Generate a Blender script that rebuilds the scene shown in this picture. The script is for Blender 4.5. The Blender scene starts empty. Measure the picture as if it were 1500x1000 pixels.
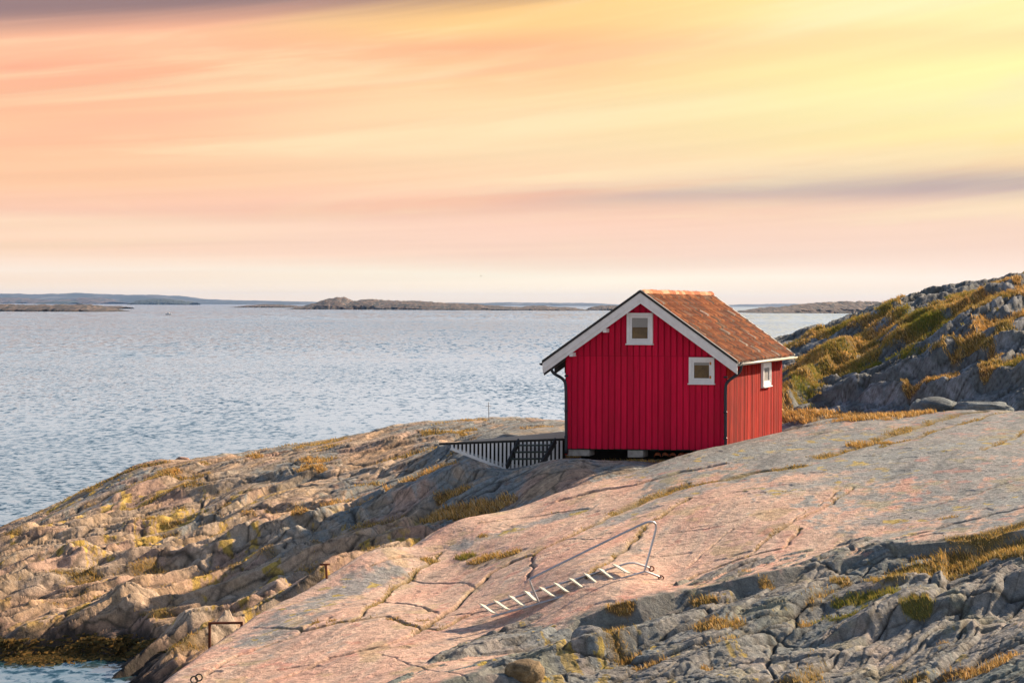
import bpy, bmesh, math, random
import numpy as np
from mathutils import Vector
random.seed(7); rng = np.random.default_rng(11)
R = math.radians
S = bpy.context.scene
COL = S.collection
# ------------------------------------------------------------------ camera, sky, sun
F = 2700.0; HOR = 446.0; HC = 7.5; ROLL = R(0.27)
cam_d = bpy.data.cameras.new('camera'); cam = bpy.data.objects.new('camera', cam_d); COL.objects.link(cam)
cam.location = (0, 0, HC); cam.rotation_mode = 'QUATERNION'
from mathutils import Matrix
cam.rotation_quaternion = (Matrix.Rotation(R(90), 3, 'X') @ Matrix.Rotation(ROLL, 3, 'Z')).to_quaternion()
cam_d.sensor_width = 36; cam_d.lens = F / 1500 * 36
cam_d.shift_x = 0; cam_d.shift_y = -(500 - HOR) / 1500
cam_d.clip_start = 1; cam_d.clip_end = 60000
S.camera = cam
S.view_settings.view_transform = 'Standard'; S.view_settings.look = 'None'
EXPO = 1.0; S.view_settings.exposure = EXPO; S.view_settings.gamma = 1.0
SUN_EL = 25.0; SUN_AZ = 50.0            # azimuth from +Y (view direction) towards +X
sun_d = bpy.data.lights.new('sun', 'SUN'); sun = bpy.data.objects.new('sun', sun_d); COL.objects.link(sun)
sun_d.energy = 5.0; sun_d.angle = R(0.6); sun_d.color = (1.0, 0.76, 0.52)
sv = Vector((math.sin(R(SUN_AZ)) * math.cos(R(SUN_EL)), math.cos(R(SUN_AZ)) * math.cos(R(SUN_EL)), math.sin(R(SUN_EL))))
sun.rotation_mode = 'QUATERNION'; sun.rotation_quaternion = sv.to_track_quat('Z', 'Y')

def lin(c):
    r = []
    for v in c[:3]:
        v = v / 255.0
        r.append(v / 12.92 if v <= 0.04045 else ((v + 0.055) / 1.055) ** 2.4)
    return (r[0], r[1], r[2], 1.0)

class NT:
    def __init__(s, tree): s.t = tree; s.n = tree.nodes; s.l = tree.links
    def node(s, typ, **kw):
        n = s.n.new(typ)
        for k, v in kw.items(): setattr(n, k, v)
        return n
    def setin(s, n, i, v):
        if isinstance(v, bpy.types.NodeSocket): s.l.new(v, n.inputs[i])
        elif v is not None: n.inputs[i].default_value = v
    def math(s, op, a, b=None, c=None, clamp=False):
        n = s.node('ShaderNodeMath', operation=op, use_clamp=clamp)
        s.setin(n, 0, a)
        if b is not None: s.setin(n, 1, b)
        if c is not None: s.setin(n, 2, c)
        return n.outputs[0]
    def mix(s, f, a, b, blend='MIX'):
        n = s.node('ShaderNodeMix', data_type='RGBA', blend_type=blend)
        s.setin(n, 0, f); s.setin(n, 6, a); s.setin(n, 7, b)
        return n.outputs[2]
    def ramp(s, f, stops, interp='LINEAR'):
        n = s.node('ShaderNodeValToRGB'); cr = n.color_ramp; cr.interpolation = interp
        while len(cr.elements) > 1: cr.elements.remove(cr.elements[-1])
        cr.elements[0].position = stops[0][0]; cr.elements[0].color = stops[0][1]
        for p, c in stops[1:]:
            e = cr.elements.new(p); e.color = c
        s.setin(n, 0, f); return n.outputs[0]
    def maprange(s, v, a, b, c=0.0, d=1.0, smooth=True):
        n = s.node('ShaderNodeMapRange', interpolation_type='SMOOTHSTEP' if smooth else 'LINEAR')
        s.setin(n, 0, v); s.setin(n, 1, a); s.setin(n, 2, b); s.setin(n, 3, c); s.setin(n, 4, d)
        return n.outputs[0]
    def noise(s, vec, scale, detail=3, rough=0.5, dist=0.0, out=0):
        n = s.node('ShaderNodeTexNoise'); s.setin(n, 'Vector', vec); s.setin(n, 'Scale', scale)
        s.setin(n, 'Detail', detail); s.setin(n, 'Roughness', rough); s.setin(n, 'Distortion', dist)
        return n.outputs[out]
    def comb(s, x, y, z):
        n = s.node('ShaderNodeCombineXYZ'); s.setin(n, 0, x); s.setin(n, 1, y); s.setin(n, 2, z); return n.outputs[0]

def build_world():
    w = bpy.data.worlds.new('World'); S.world = w; w.use_nodes = True
    w.node_tree.nodes.clear(); N = NT(w.node_tree)
    tc = N.node('ShaderNodeTexCoord'); sep = N.node('ShaderNodeSeparateXYZ')
    nrm = N.node('ShaderNodeVectorMath', operation='NORMALIZE'); N.l.new(tc.outputs['Generated'], nrm.inputs[0])
    N.l.new(nrm.outputs[0], sep.inputs[0])
    x, y, z = sep.outputs
    az = N.math('ARCTAN2', x, y)                       # radians, 0 straight out to sea
    el = N.math('ARCSINE', z)
    u = N.math('MULTIPLY_ADD', az, 2760 / 1500.0, 0.5)   # 0..1 across the stretch of sky in view
    v = N.math('MULTIPLY_ADD', el, -2700 / 1000.0, HOR / 1000.0)
    uc = N.math('MINIMUM', N.math('MAXIMUM', u, -0.5), 1.5)
    # wind-drawn streaks: long, slightly tilted
    tilt = N.math('MULTIPLY', N.math('SUBTRACT', uc, 0.5), N.maprange(v, 0.42, 0.02, 0.02, 0.24, False))
    vt = N.math('ADD', v, tilt)
    wv = N.comb(N.math('MULTIPLY', uc, 0.55), N.math('MULTIPLY', vt, 6.0), 0.0)
    n1 = N.noise(wv, 1.6, 3, 0.45, 0.3)
    wv2 = N.comb(N.math('MULTIPLY', uc, 0.7), N.math('MULTIPLY', vt, 22.0), 3.0)
    n2 = N.noise(wv2, 1.5, 4, 0.5, 0.2)
    vv = N.math('ADD', v, N.math('MULTIPLY', N.math('SUBTRACT', n1, 0.5), 0.075))
    # turn the ramps about the centre column so bands rise to the right
    def prof(st): return N.ramp(N.math('MULTIPLY', vv, 2.0, None, True), [(p * 2, lin(c)) for p, c in st])
    L = prof([(0, (242, 190, 165)), (.045, (246, 192, 160)), (.075, (255, 196, 158)), (.11, (253, 180, 145)), (.15, (254, 190, 152)),
              (.21, (255, 198, 156)), (.27, (253, 200, 160)), (.315, (248, 200, 172)), (.335, (255, 222, 190)), (.37, (253, 214, 184)),
              (.40, (255, 234, 212)), (.43, (255, 228, 196)), (.447, (255, 222, 188))])
    M = prof([(0, (255, 204, 136)), (.035, (255, 206, 140)), (.07, (254, 186, 140)), (.11, (255, 196, 146)), (.15, (254, 213, 166)),
              (.21, (255, 221, 178)), (.26, (253, 211, 174)), (.30, (246, 198, 172)), (.33, (250, 208, 184)), (.37, (253, 216, 192)),
              (.40, (255, 240, 214)), (.43, (255, 230, 198)), (.447, (255, 222, 188))])
    Rr = prof([(0, (255, 248, 170)), (.03, (255, 238, 168)), (.05, (254, 214, 150)), (.075, (255, 224, 150)), (.10, (255, 242, 158)),
               (.15, (255, 246, 176)), (.20, (255, 226, 160)), (.235, (244, 208, 168)), (.262, (204, 174, 166)), (.275, (206, 176, 170)), (.30, (246, 210, 184)),
               (.35, (252, 218, 196)), (.40, (255, 232, 212)), (.43, (255, 230, 198)), (.447, (255, 222, 188))])
    c = N.mix(N.maprange(u, 0.0, 0.5), L, M)
    c = N.mix(N.maprange(u, 0.5, 1.0), c, Rr)
    # the long mauve streak low on the right
    d = N.math('SUBTRACT', N.math('ADD', v, N.math('MULTIPLY', u, 0.042)), 0.3105)
    band = N.math('POWER', 2.718, N.math('MULTIPLY', N.math('POWER', N.math('ABSOLUTE', N.math('MULTIPLY', d, 62.0)), 2.0), -1.0))
    band = N.math('MULTIPLY', band, N.maprange(u, 0.40, 0.62, 0.0, 0.62))
    band = N.math('MULTIPLY', band, N.maprange(n2, 0.3, 0.6, 0.6, 1.0))
    c = N.mix(band, c, lin((172, 156, 164)))
    # warm glow patch up right
    g = N.math('ADD', N.math('POWER', N.math('MULTIPLY', N.math('SUBTRACT', u, 0.95), 2.6), 2.0),
               N.math('POWER', N.math('MULTIPLY', N.math('SUBTRACT', vt, 0.165), 9.0), 2.0))
    g = N.math('POWER', 2.718, N.math('MULTIPLY', g, -1.0))
    c = N.mix(N.math('MULTIPLY', g, 0.5), c, lin((255, 247, 186)))
    pe = N.math('MULTIPLY', N.maprange(n1, .50, .66, 0, .72), N.maprange(v, .42, .2, .15, 1.0))
    c = N.mix(pe, c, lin((252, 184, 150)))
    n3 = N.noise(N.comb(N.math('MULTIPLY', uc, 1.1), N.math('MULTIPLY', vt, 9.0), 8.0), 1.7, 5, .55, .5)
    c = N.mix(N.math('MULTIPLY', N.maprange(n3, .5, .72, 0, .5), N.maprange(v, .4, .25, .3, 1.0)), c, lin((255, 236, 190)))
    wd = N.math('ADD', N.math('ADD', v, N.math('MULTIPLY', u, .125)), N.math('MULTIPLY', N.math('SUBTRACT', n2, .5), .03))
    c = N.mix(N.maprange(wd, .085, .035, 0, .95), c, lin((146, 122, 124)))
    s2 = N.maprange(n2, 0.25, 0.75, 0.95, 1.05)
    cm = N.node('ShaderNodeVectorMath', operation='SCALE'); N.l.new(c, cm.inputs[0]); N.l.new(s2, cm.inputs['Scale'])
    wk = N.node('ShaderNodeVectorMath', operation='SCALE'); N.l.new(cm.outputs[0], wk.inputs[0]); N.l.new(N.math('MULTIPLY', N.maprange(v, .36, .446, 1.05, 1.17), 2 ** -EXPO), wk.inputs['Scale'])
    warm = wk.outputs[0]
    # the rest of the dome: physical sky with thin pale cloud high up
    sky = N.node('ShaderNodeTexSky', sky_type='NISHITA'); sky.sun_disc = False
    sky.sun_elevation = R(SUN_EL); sky.sun_rotation = R(SUN_AZ); sky.air_density = 1.0; sky.dust_density = 1.5
    sk = N.node('ShaderNodeVectorMath', operation='SCALE'); N.l.new(sky.outputs[0], sk.inputs[0]); sk.inputs['Scale'].default_value = 0.10
    thin = N.ramp(N.math('MULTIPLY', el, 1 / 1.5708), [(0, (0.76, 0.69, 0.66, 1)), (0.12, (0.74, 0.69, 0.69, 1)), (0.175, (0.68, 0.67, 0.70, 1)), (0.27, (0.38, 0.46, 0.56, 1)), (0.38, (0.055, 0.105, 0.195, 1)), (1.0, (0.03, 0.062, 0.13, 1))])
    dome = N.mix(0.86, sk.outputs[0], thin)
    f_el = N.maprange(el, R(9.6), R(12), 1.0, 0.0)
    back = N.maprange(N.math('ABSOLUTE', az), R(60), R(130), 1.0, 0.6)
    back = N.math('MULTIPLY', back, N.math('ADD', 1.0, N.math('MULTIPLY', N.maprange(az, R(-14), R(35), 0.0, .45), N.maprange(az, R(80), R(130), 1.0, 0.0))))
    bk = N.node('ShaderNodeVectorMath', operation='SCALE'); N.l.new(dome, bk.inputs[0]); N.l.new(back, bk.inputs['Scale']); dome = bk.outputs[0]
    f_az = N.maprange(N.math('ABSOLUTE', az), R(40), R(100), 1.0, 0.0)
    fac = N.math('MULTIPLY', f_el, f_az)
    fin = N.mix(fac, dome, warm)
    bg = N.node('ShaderNodeBackground'); N.l.new(fin, bg.inputs[0]); bg.inputs[1].default_value = 1.0
    out = N.node('ShaderNodeOutputWorld'); N.l.new(bg.outputs[0], out.inputs[0])
build_world()

# ------------------------------------------------------------------ helpers
def P(px, py, Y):
    """photograph pixel + distance -> point of the place"""
    dx, dy = px - 750.0, py - HOR
    c, s = math.cos(ROLL), math.sin(ROLL)
    ax, ay = dx * c + dy * s, -dx * s + dy * c
    return (ax / F * Y, Y, HC - ay / F * Y)
def hsh(ix, iy, seed):
    h = (ix.astype(np.int64) * 374761393 + iy.astype(np.int64) * 668265263 + seed * 2147483647) & 0xFFFFFFFF
    h = ((h ^ (h >> 13)) * 1274126177) & 0xFFFFFFFF
    h = ((h ^ (h >> 16)) * 2246822519) & 0xFFFFFFFF
    return ((h ^ (h >> 13)) & 0xFFFFFF).astype(np.float32) / float(0xFFFFFF)
def vn(x, y, seed=0):
    ix = np.floor(x); iy = np.floor(y); fx = (x - ix).astype(np.float32); fy = (y - iy).astype(np.float32)
    ix = ix.astype(np.int64); iy = iy.astype(np.int64)
    fx = fx * fx * fx * (fx * (fx * 6 - 15) + 10); fy = fy * fy * fy * (fy * (fy * 6 - 15) + 10)
    a = hsh(ix, iy, seed); b = hsh(ix + 1, iy, seed); c = hsh(ix, iy + 1, seed); d = hsh(ix + 1, iy + 1, seed)
    return (a + (b - a) * fx + (c - a) * fy + (a - b - c + d) * fx * fy) * 2 - 1
def fbm(x, y, octs=4, seed=0, g=0.5):
    r = 0; a = 1.0; t = 0
    for i in range(octs):
        r = r + a * vn(x, y, seed + i * 17); t += a; a *= g
        x, y = x * 1.62 + y * 1.18 + 7.3, -x * 1.18 + y * 1.62 + 3.1
    return r / t
def vor(x, y, seed=0, jit=0.85, k=9.0):
    """rounded cells: nearest distances, and cell offset / local coordinates blended softly across the joints"""
    ix = np.floor(x).astype(np.int64); iy = np.floor(y).astype(np.int64)
    f1 = np.full(x.shape, 9e9, np.float32); f2 = f1.copy(); sw = np.zeros(x.shape, np.float32) + 1e-12; sh = sw * 0; sx = sw * 0; sy = sw * 0
    for i in (-1, 0, 1):
        for j in (-1, 0, 1):
            a = ix + i; b = iy + j
            px = a + 0.5 + jit * (hsh(a, b, seed) - 0.5); py = b + 0.5 + jit * (hsh(a, b, seed + 5) - 0.5)
            d = np.sqrt((x - px) ** 2 + (y - py) ** 2).astype(np.float32); h = hsh(a, b, seed + 9)
            near = d < f1
            f2 = np.where(near, f1, np.minimum(f2, d)); f1 = np.where(near, d, f1)
            w = np.exp(-k * d * 1.6); sw += w; sh += w * h; sx += w * (x - px); sy += w * (y - py)
    return f1, f2, sh / sw, (sx / sw).astype(np.float32), (sy / sw).astype(np.float32)
def sstep(a, b, x):
    t = np.clip((x - a) / (b - a), 0, 1); return t * t * (3 - 2 * t)
def cull_dist(x, y, pts, r):
    d = np.full(np.shape(x), 1e3); a = np.array(pts)
    m = (x > a[:, 0].min() - r) & (x < a[:, 0].max() + r) & (y > a[:, 1].min() - r) & (y < a[:, 1].max() + r)
    if np.any(m): d[m] = polydist(x[m], y[m], pts)[0]
    return d, None
class RBF:
    def __init__(s, pts, c=1.5, smooth=0.0, ax=1.0, ay=0.6):
        p = np.array(pts, float); s.c = c; s.ax = ax; s.ay = ay
        s.x = p[:, 0] * ax; s.y = p[:, 1] * ay; n = len(p)
        A = -np.sqrt((s.x[:, None] - s.x) ** 2 + (s.y[:, None] - s.y) ** 2 + c * c) - smooth * np.eye(n)
        M = np.zeros((n + 3, n + 3)); M[:n, :n] = A
        M[:n, n] = 1; M[:n, n + 1] = s.x; M[:n, n + 2] = s.y; M[n:, :n] = M[:n, n:].T
        s.w = np.linalg.solve(M, np.r_[p[:, 2], 0, 0, 0])
    def __call__(s, x, y):
        x = x * s.ax; y = y * s.ay
        r = s.w[-3] + s.w[-2] * x + s.w[-1] * y
        for i in range(len(s.x)):
            r = r - s.w[i] * np.sqrt((x - s.x[i]) ** 2 + (y - s.y[i]) ** 2 + s.c ** 2)
        return r
def polydist(x, y, pts, vals=None, asp=1.0):
    """signed distance to a polyline in plan (+ on its left) and a value interpolated along it"""
    best = np.full(np.shape(x), 1e9); sg = np.zeros(np.shape(x)); val = np.zeros(np.shape(x))
    for i in range(len(pts) - 1):
        ax, ay = pts[i][0], pts[i][1] * asp; bx, by = pts[i + 1][0], pts[i + 1][1] * asp
        dx, dy = bx - ax, by - ay; L2 = dx * dx + dy * dy + 1e-9
        t = np.clip(((x - ax) * dx + (y * asp - ay) * dy) / L2, 0, 1)
        ex = x - ax - t * dx; ey = y * asp - ay - t * dy
        d = np.sqrt(ex * ex + ey * ey); m = d < best
        best = np.where(m, d, best); sg = np.where(m, np.sign(dx * ey - dy * ex), sg)
        if vals is not None: val = np.where(m, vals[i] + (vals[i + 1] - vals[i]) * t, val)
    return best * sg, val
def raymarch(h, px, py, y0=25.0, y1=95.0, n=900):
    Y = np.linspace(y0, y1, n); dx, dy = px - 750.0, py - HOR
    c, s = math.cos(ROLL), math.sin(ROLL); ax, ay = dx * c + dy * s, -dx * s + dy * c
    X = ax / F * Y; Z = HC - ay / F * Y; H = h(X, Y); k = np.argmax(H >= Z)
    if H[k] < Z[k]: k = n - 1
    return (float(X[k]), float(Y[k]), float(H[k]))

# ------------------------------------------------------------------ shape of the land
A_pts = [P(0,955,39),P(0,880,43),P(0,800,50),P(0,778,56),P(100,732,58),P(200,684,60),P(270,678,61),P(330,668,61),P(400,657,61),P(500,641,61),
 P(600,623,61),P(700,615,62),P(820,617,63),P(100,900,41.5),P(100,820,47),P(200,925,40),P(200,850,45),P(200,760,52),P(300,900,40.5),P(300,840,45),
 P(300,760,51),P(400,860,41.5),P(400,800,46),P(400,735,51),P(500,782,46.5),P(500,700,54),P(600,745,47),P(600,692,53),P(640,660,55),P(700,640,57),
 P(480,848,40),P(350,945,36.5),P(280,985,35),(-6.8,32,-0.1),P(700,750,45.5),P(830,673,48),P(722,696,48),P(752,690,48.2),P(795,680,48.2),P(930,678,48.3),(2,50,3.22),(4,50,3.27),
 (5.8,52,3.5),(4,55,3.3),(7.5,57,3.4),(-.1,50.6,3.0),(1.2,51,3.15),P(700,637,55),P(820,631,56),P(1200,622,57),P(1300,611,58),P(1480,608,58),
 (-12,36,-.7),(-8.5,36.5,-.6),(-6.3,33,-.6),(-7,29,-.8),(-16,42,-.6),(-18,50,-.8),(-20,60,-.9),(-20,80,-2),(-12,72,-1.2),(-5,76,-1.2),(3,80,-1.2),(12,92,-1.5),(28,95,-1.5),
 (5,38,1.2),(10,35,1.4),(0,33,.6),(0,27,.3),(10,27,.5),(18,40,1.8),(20,57,4.2),(5,44,1.8),(12,46,2.2)]
hA0 = RBF(A_pts, 1.2, 0.01)
crest = [(150,1085,27.5,1.0),(250,1000,30,1.0),(330,936,33.5,1.0),(400,888,36,.9),(500,832,38.5,.9),(560,812,39.8,.8),(620,792,41,.7),(658,779,42,.6),(747,747,43.8,.5),
         (822,722,45.2,.5),(911,696,46.6,.45),(1000,668,48,.4),(1064,652,49.1,.3),(1145,634,51,.3),(1220,619,52,.4),(1290,608,53,.4),(1400,601,53,.4),(1500,602,52,.4),(1700,606,51,.4)]
S_pts = [P(a,b,c) for a,b,c,_ in crest] + [P(500,900,34.3),P(500,1000,29),P(710,893,34),P(905,835,35),P(970,838,35),P(850,780,39.5),P(700,980,28.5),
 P(800,930,31.5),P(900,895,32),P(1000,870,32.7),P(1100,850,33),P(1200,830,33.5),P(1300,812,34),P(1400,797,34),P(1500,782,34),P(1100,750,39),P(1300,750,38),
 P(1500,720,38),P(1100,690,44.5),P(1300,680,43.5),P(1500,660,44),P(400,960,31.5),P(620,860,37.5),P(760,820,38)]
hS0 = RBF(S_pts, 1.5, 0.03)
crest_w = [P(a,b,c) for a,b,c,_ in crest]; crest_k = [q[3] for q in crest]
front_px = [(560,1040),(640,1003),(700,985),(770,950),(850,905),(930,882),(1000,868),(1100,845),(1200,825),(1300,805),(1400,790),(1500,775),(1700,750)]
front_w = [raymarch(hS0, a, b, 24, 40, 600) for a, b in front_px]
F_pts = [P(650,1030,26.8),P(800,960,30.3),P(800,1000,28.5),P(900,940,31),P(900,1000,28.8),P(1000,920,31.5),P(1000,1000,28.5),P(1100,900,32),P(1100,960,30),P(1200,870,32.8),
 P(1200,930,31),P(1200,1000,28.2),P(1300,850,33),P(1300,930,30.6),P(1300,980,28.5),P(1400,945,29),P(1400,1000,27),P(1500,925,29),P(1500,885,31.3),P(1500,830,33),
 P(1400,840,33.3),P(1500,800,34.3),P(720,990,28.6),(14,30,3.4),(16,36,4.6),(12,24,2.2),(0,24,1.2),(2,22,1.2),(-4,24,.5)]
hF0 = RBF(F_pts, 1.0, 0.01)
H_pts = [P(1148,606,60),P(1250,606,60),P(1400,602,58.5),P(1500,600,57),P(1650,600,56),P(1500,420,68),P(1600,405,67),P(1700,398,67),P(1400,430,69.5),P(1320,441,72),P(1250,466,75),
 P(1200,480,76),P(1148,491,77),P(1250,520,66),P(1400,500,64),P(1500,500,62),P(1200,545,65),P(1080,560,68),P(1000,600,69),P(900,660,70),P(1650,500,61),
 (20,85,7),(12,90,3),(25,102,3),(5,90,-1.5),(-3,80,-1.5),(36,72,10),(40,90,8),(15,50,1.5),(8,52,1.5),(2,58,1.5),(25,48,2.5)]
hH0 = RBF(H_pts, 2.0, 0.02)
def slab_edge(x, y):
    d, k = polydist(x, y, crest_w, crest_k)
    g, _ = polydist(x, y, front_w)
    return d, k, g
def masses(x, y):
    a = hA0(x, y)
    d, k, g = slab_edge(x, y)
    dd = np.maximum(d, 0)
    s = hS0(x, y) - k * (dd * dd / (dd + 0.5)) * 1.3 - 1.1 * np.maximum(-g, 0) ** 1.0
    f = hF0(x, y) - 0.6 * np.maximum(g - 1.2, 0)
    h = hH0(x, y)
    return a, s, f, h
def hbase(x, y):
    a, s, f, h = masses(x, y); return np.maximum(np.maximum(a, s), np.maximum(f, h))
def ray(px, py): return raymarch(hbase, px, py)

# ledges: steps that face the camera (bottom edge of a scarp, drawn left to right), height, reach
ledges_px = [
 ([(-20,812),(0,806),(60,802),(130,792),(180,768)], .35, .9),
 ([(-20,885),(0,877),(55,868),(97,846),(118,824)], .55, 1.2),
 ([(72,868),(130,846),(205,852),(240,838)], .35, .9),
 ([(150,905),(200,930)], .3, .6),
 ([(150,915),(215,905),(263,893),(284,900),(330,884),(380,880),(430,850),(470,828),(515,806),(560,790)], .60, 1.3),
 ([(108,838),(180,829),(270,826),(360,813),(414,797),(450,788)], .40, .8),
 ([(380,800),(420,786),(457,775),(490,765),(530,757),(580,745),(640,732)], .60, 1.4),
 ([(330,752),(400,752),(470,752),(530,738),(585,728)], .22, .9),
 ([(180,745),(202,728),(230,714),(252,706),(284,688)], .35, .8),
 ([(70,795),(140,768),(180,752),(250,728),(330,712)], .30, .8),
 ([(280,728),(340,712),(400,700),(450,690)], .22, .7),
 ([(0,925),(60,912),(130,892),(180,870)], .35, .8),
 ([(60,952),(120,935),(170,915)], .3, .7),
 ([(180,945),(230,930),(280,905)], .3, .7),
 ([(240,950),(290,925),(330,915),(372,905)], .3, .7),
 ([(430,705),(500,690),(560,680),(640,672)], .16, .7),
 ([(520,660),(600,650),(660,640)], .12, .7),
 ([(1000,880),(1060,866),(1100,858),(1170,845),(1230,832),(1300,815)], .25, .8),
 ([(1150,905),(1210,888),(1290,868)], .22, .6),
 ([(870,960),(950,955),(1000,930),(1060,915)], .25, .6),
 ([(1010,985),(1090,965),(1150,940)], .22, .6),
 ([(760,985),(830,978),(870,965)], .25, .5),
 ([(1280,930),(1360,905),(1430,885),(1500,872)], .40, .7),
 ([(1150,985),(1230,962),(1310,945),(1400,938)], .15, .6),
 ([(1150,600),(1200,560),(1240,520)], .5, 1.0), ([(1260,590),(1310,560),(1370,545),(1440,520)], .5, 1.2), ([(1300,600),(1360,575),(1440,565),(1500,560)], .5, .9),
 ([(1330,500),(1400,470),(1470,430)], .35, 1.0), ([(1400,520),(1450,480),(1500,440)], .4, 1.0)]
def fitted(pl):
    w = [ray(*q) for q in pl]; px = np.array([q[0] for q in pl]); k = np.polyfit(px, [a[1] for a in w], 1)
    return [P(q[0], q[1], float(np.polyval(k, q[0]))) for q in pl]
ledges = [(fitted(pl), a, L) for pl, a, L in ledges_px]
# cracks on the smooth slab: polyline, width, depth, grass amount
cracks_px = [
 ([(517,910),(547,887),(577,860),(607,843),(633,823),(648,812)], .05, .06, .7),
 ([(607,927),(653,900),(693,863),(717,840),(753,823),(783,812),(820,793),(860,773),(900,753),(940,735),(975,718),(1010,708)], .07, .09, .35),
 ([(900,753),(940,733),(985,716),(1030,707),(1060,703),(1110,691),(1173,683)], .10, .06, 1.0),
 ([(783,812),(779,832),(773,847)], .05, .07, 0),
 ([(400,920),(450,923),(497,913),(517,910),(567,902),(607,918),(640,922),(687,900)], .05, .07, .5),
 ([(557,880),(600,883),(640,898)], .04, .05, 0),
 ([(400,997),(483,963),(567,947),(607,927)], .05, .06, 0),
 ([(300,990),(350,960),(420,935),(480,905)], .05, .06, 0),
 ([(607,850),(680,853),(697,860)], .04, .04, 0),
 ([(860,850),(880,834),(897,817),(919,800),(936,783),(960,760),(1010,730)], .06, .07, .5),
 ([(1093,818),(1127,788),(1162,766),(1210,740),(1250,712)], .05, .05, .25),
 ([(984,857),(1036,838),(1093,820),(1145,805),(1175,777)], .05, .06, .3),
 ([(1188,837),(1236,814),(1283,800),(1392,770),(1500,744)], .05, .05, .1),
 ([(1400,792),(1440,785),(1470,778),(1510,766)], .12, .07, 1.2),
 ([(1200,670),(1250,657),(1283,643),(1350,623),(1400,608),(1443,603)], .11, .07, 1.0),
 ([(1290,653),(1333,643),(1383,627),(1467,604)], .07, .05, .8),
 ([(1440,662),(1470,648),(1510,630)], .07, .05, .7),
 ([(1233,717),(1200,737),(1143,777),(1110,800)], .04, .04, .1),
 ([(640,905),(700,895),(780,880),(850,862)], .03, .03, 0),
 ([(700,1010),(560,960)], .03, .03, 0), ([(540,830),(600,818),(640,815)], .04, .05, .1),
 ([(820,793),(880,790),(930,780)], .03, .03, 0), ([(900,753),(830,770),(760,775)], .03, .03, 0),
 ([(980,780),(1050,770),(1120,750),(1180,735)], .03, .02, 0), ([(700,770),(760,760),(820,752),(860,745)], .04, .04, .1),
 ([(1080,845),(1160,822),(1260,790),(1330,760)], .03, .03, 0), ([(1300,760),(1400,730),(1500,700)], .03, .03, 0),
 ([(820,735),(870,722),(930,712),(1000,692),(1060,680)], .08, .12, .1),
 ([(1010,830),(1040,800),(1075,775)], .03, .03, 0)]
cracks = [([ray(*q) for q in pl], w, dp, gr) for pl, w, dp, gr in cracks_px]

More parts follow.
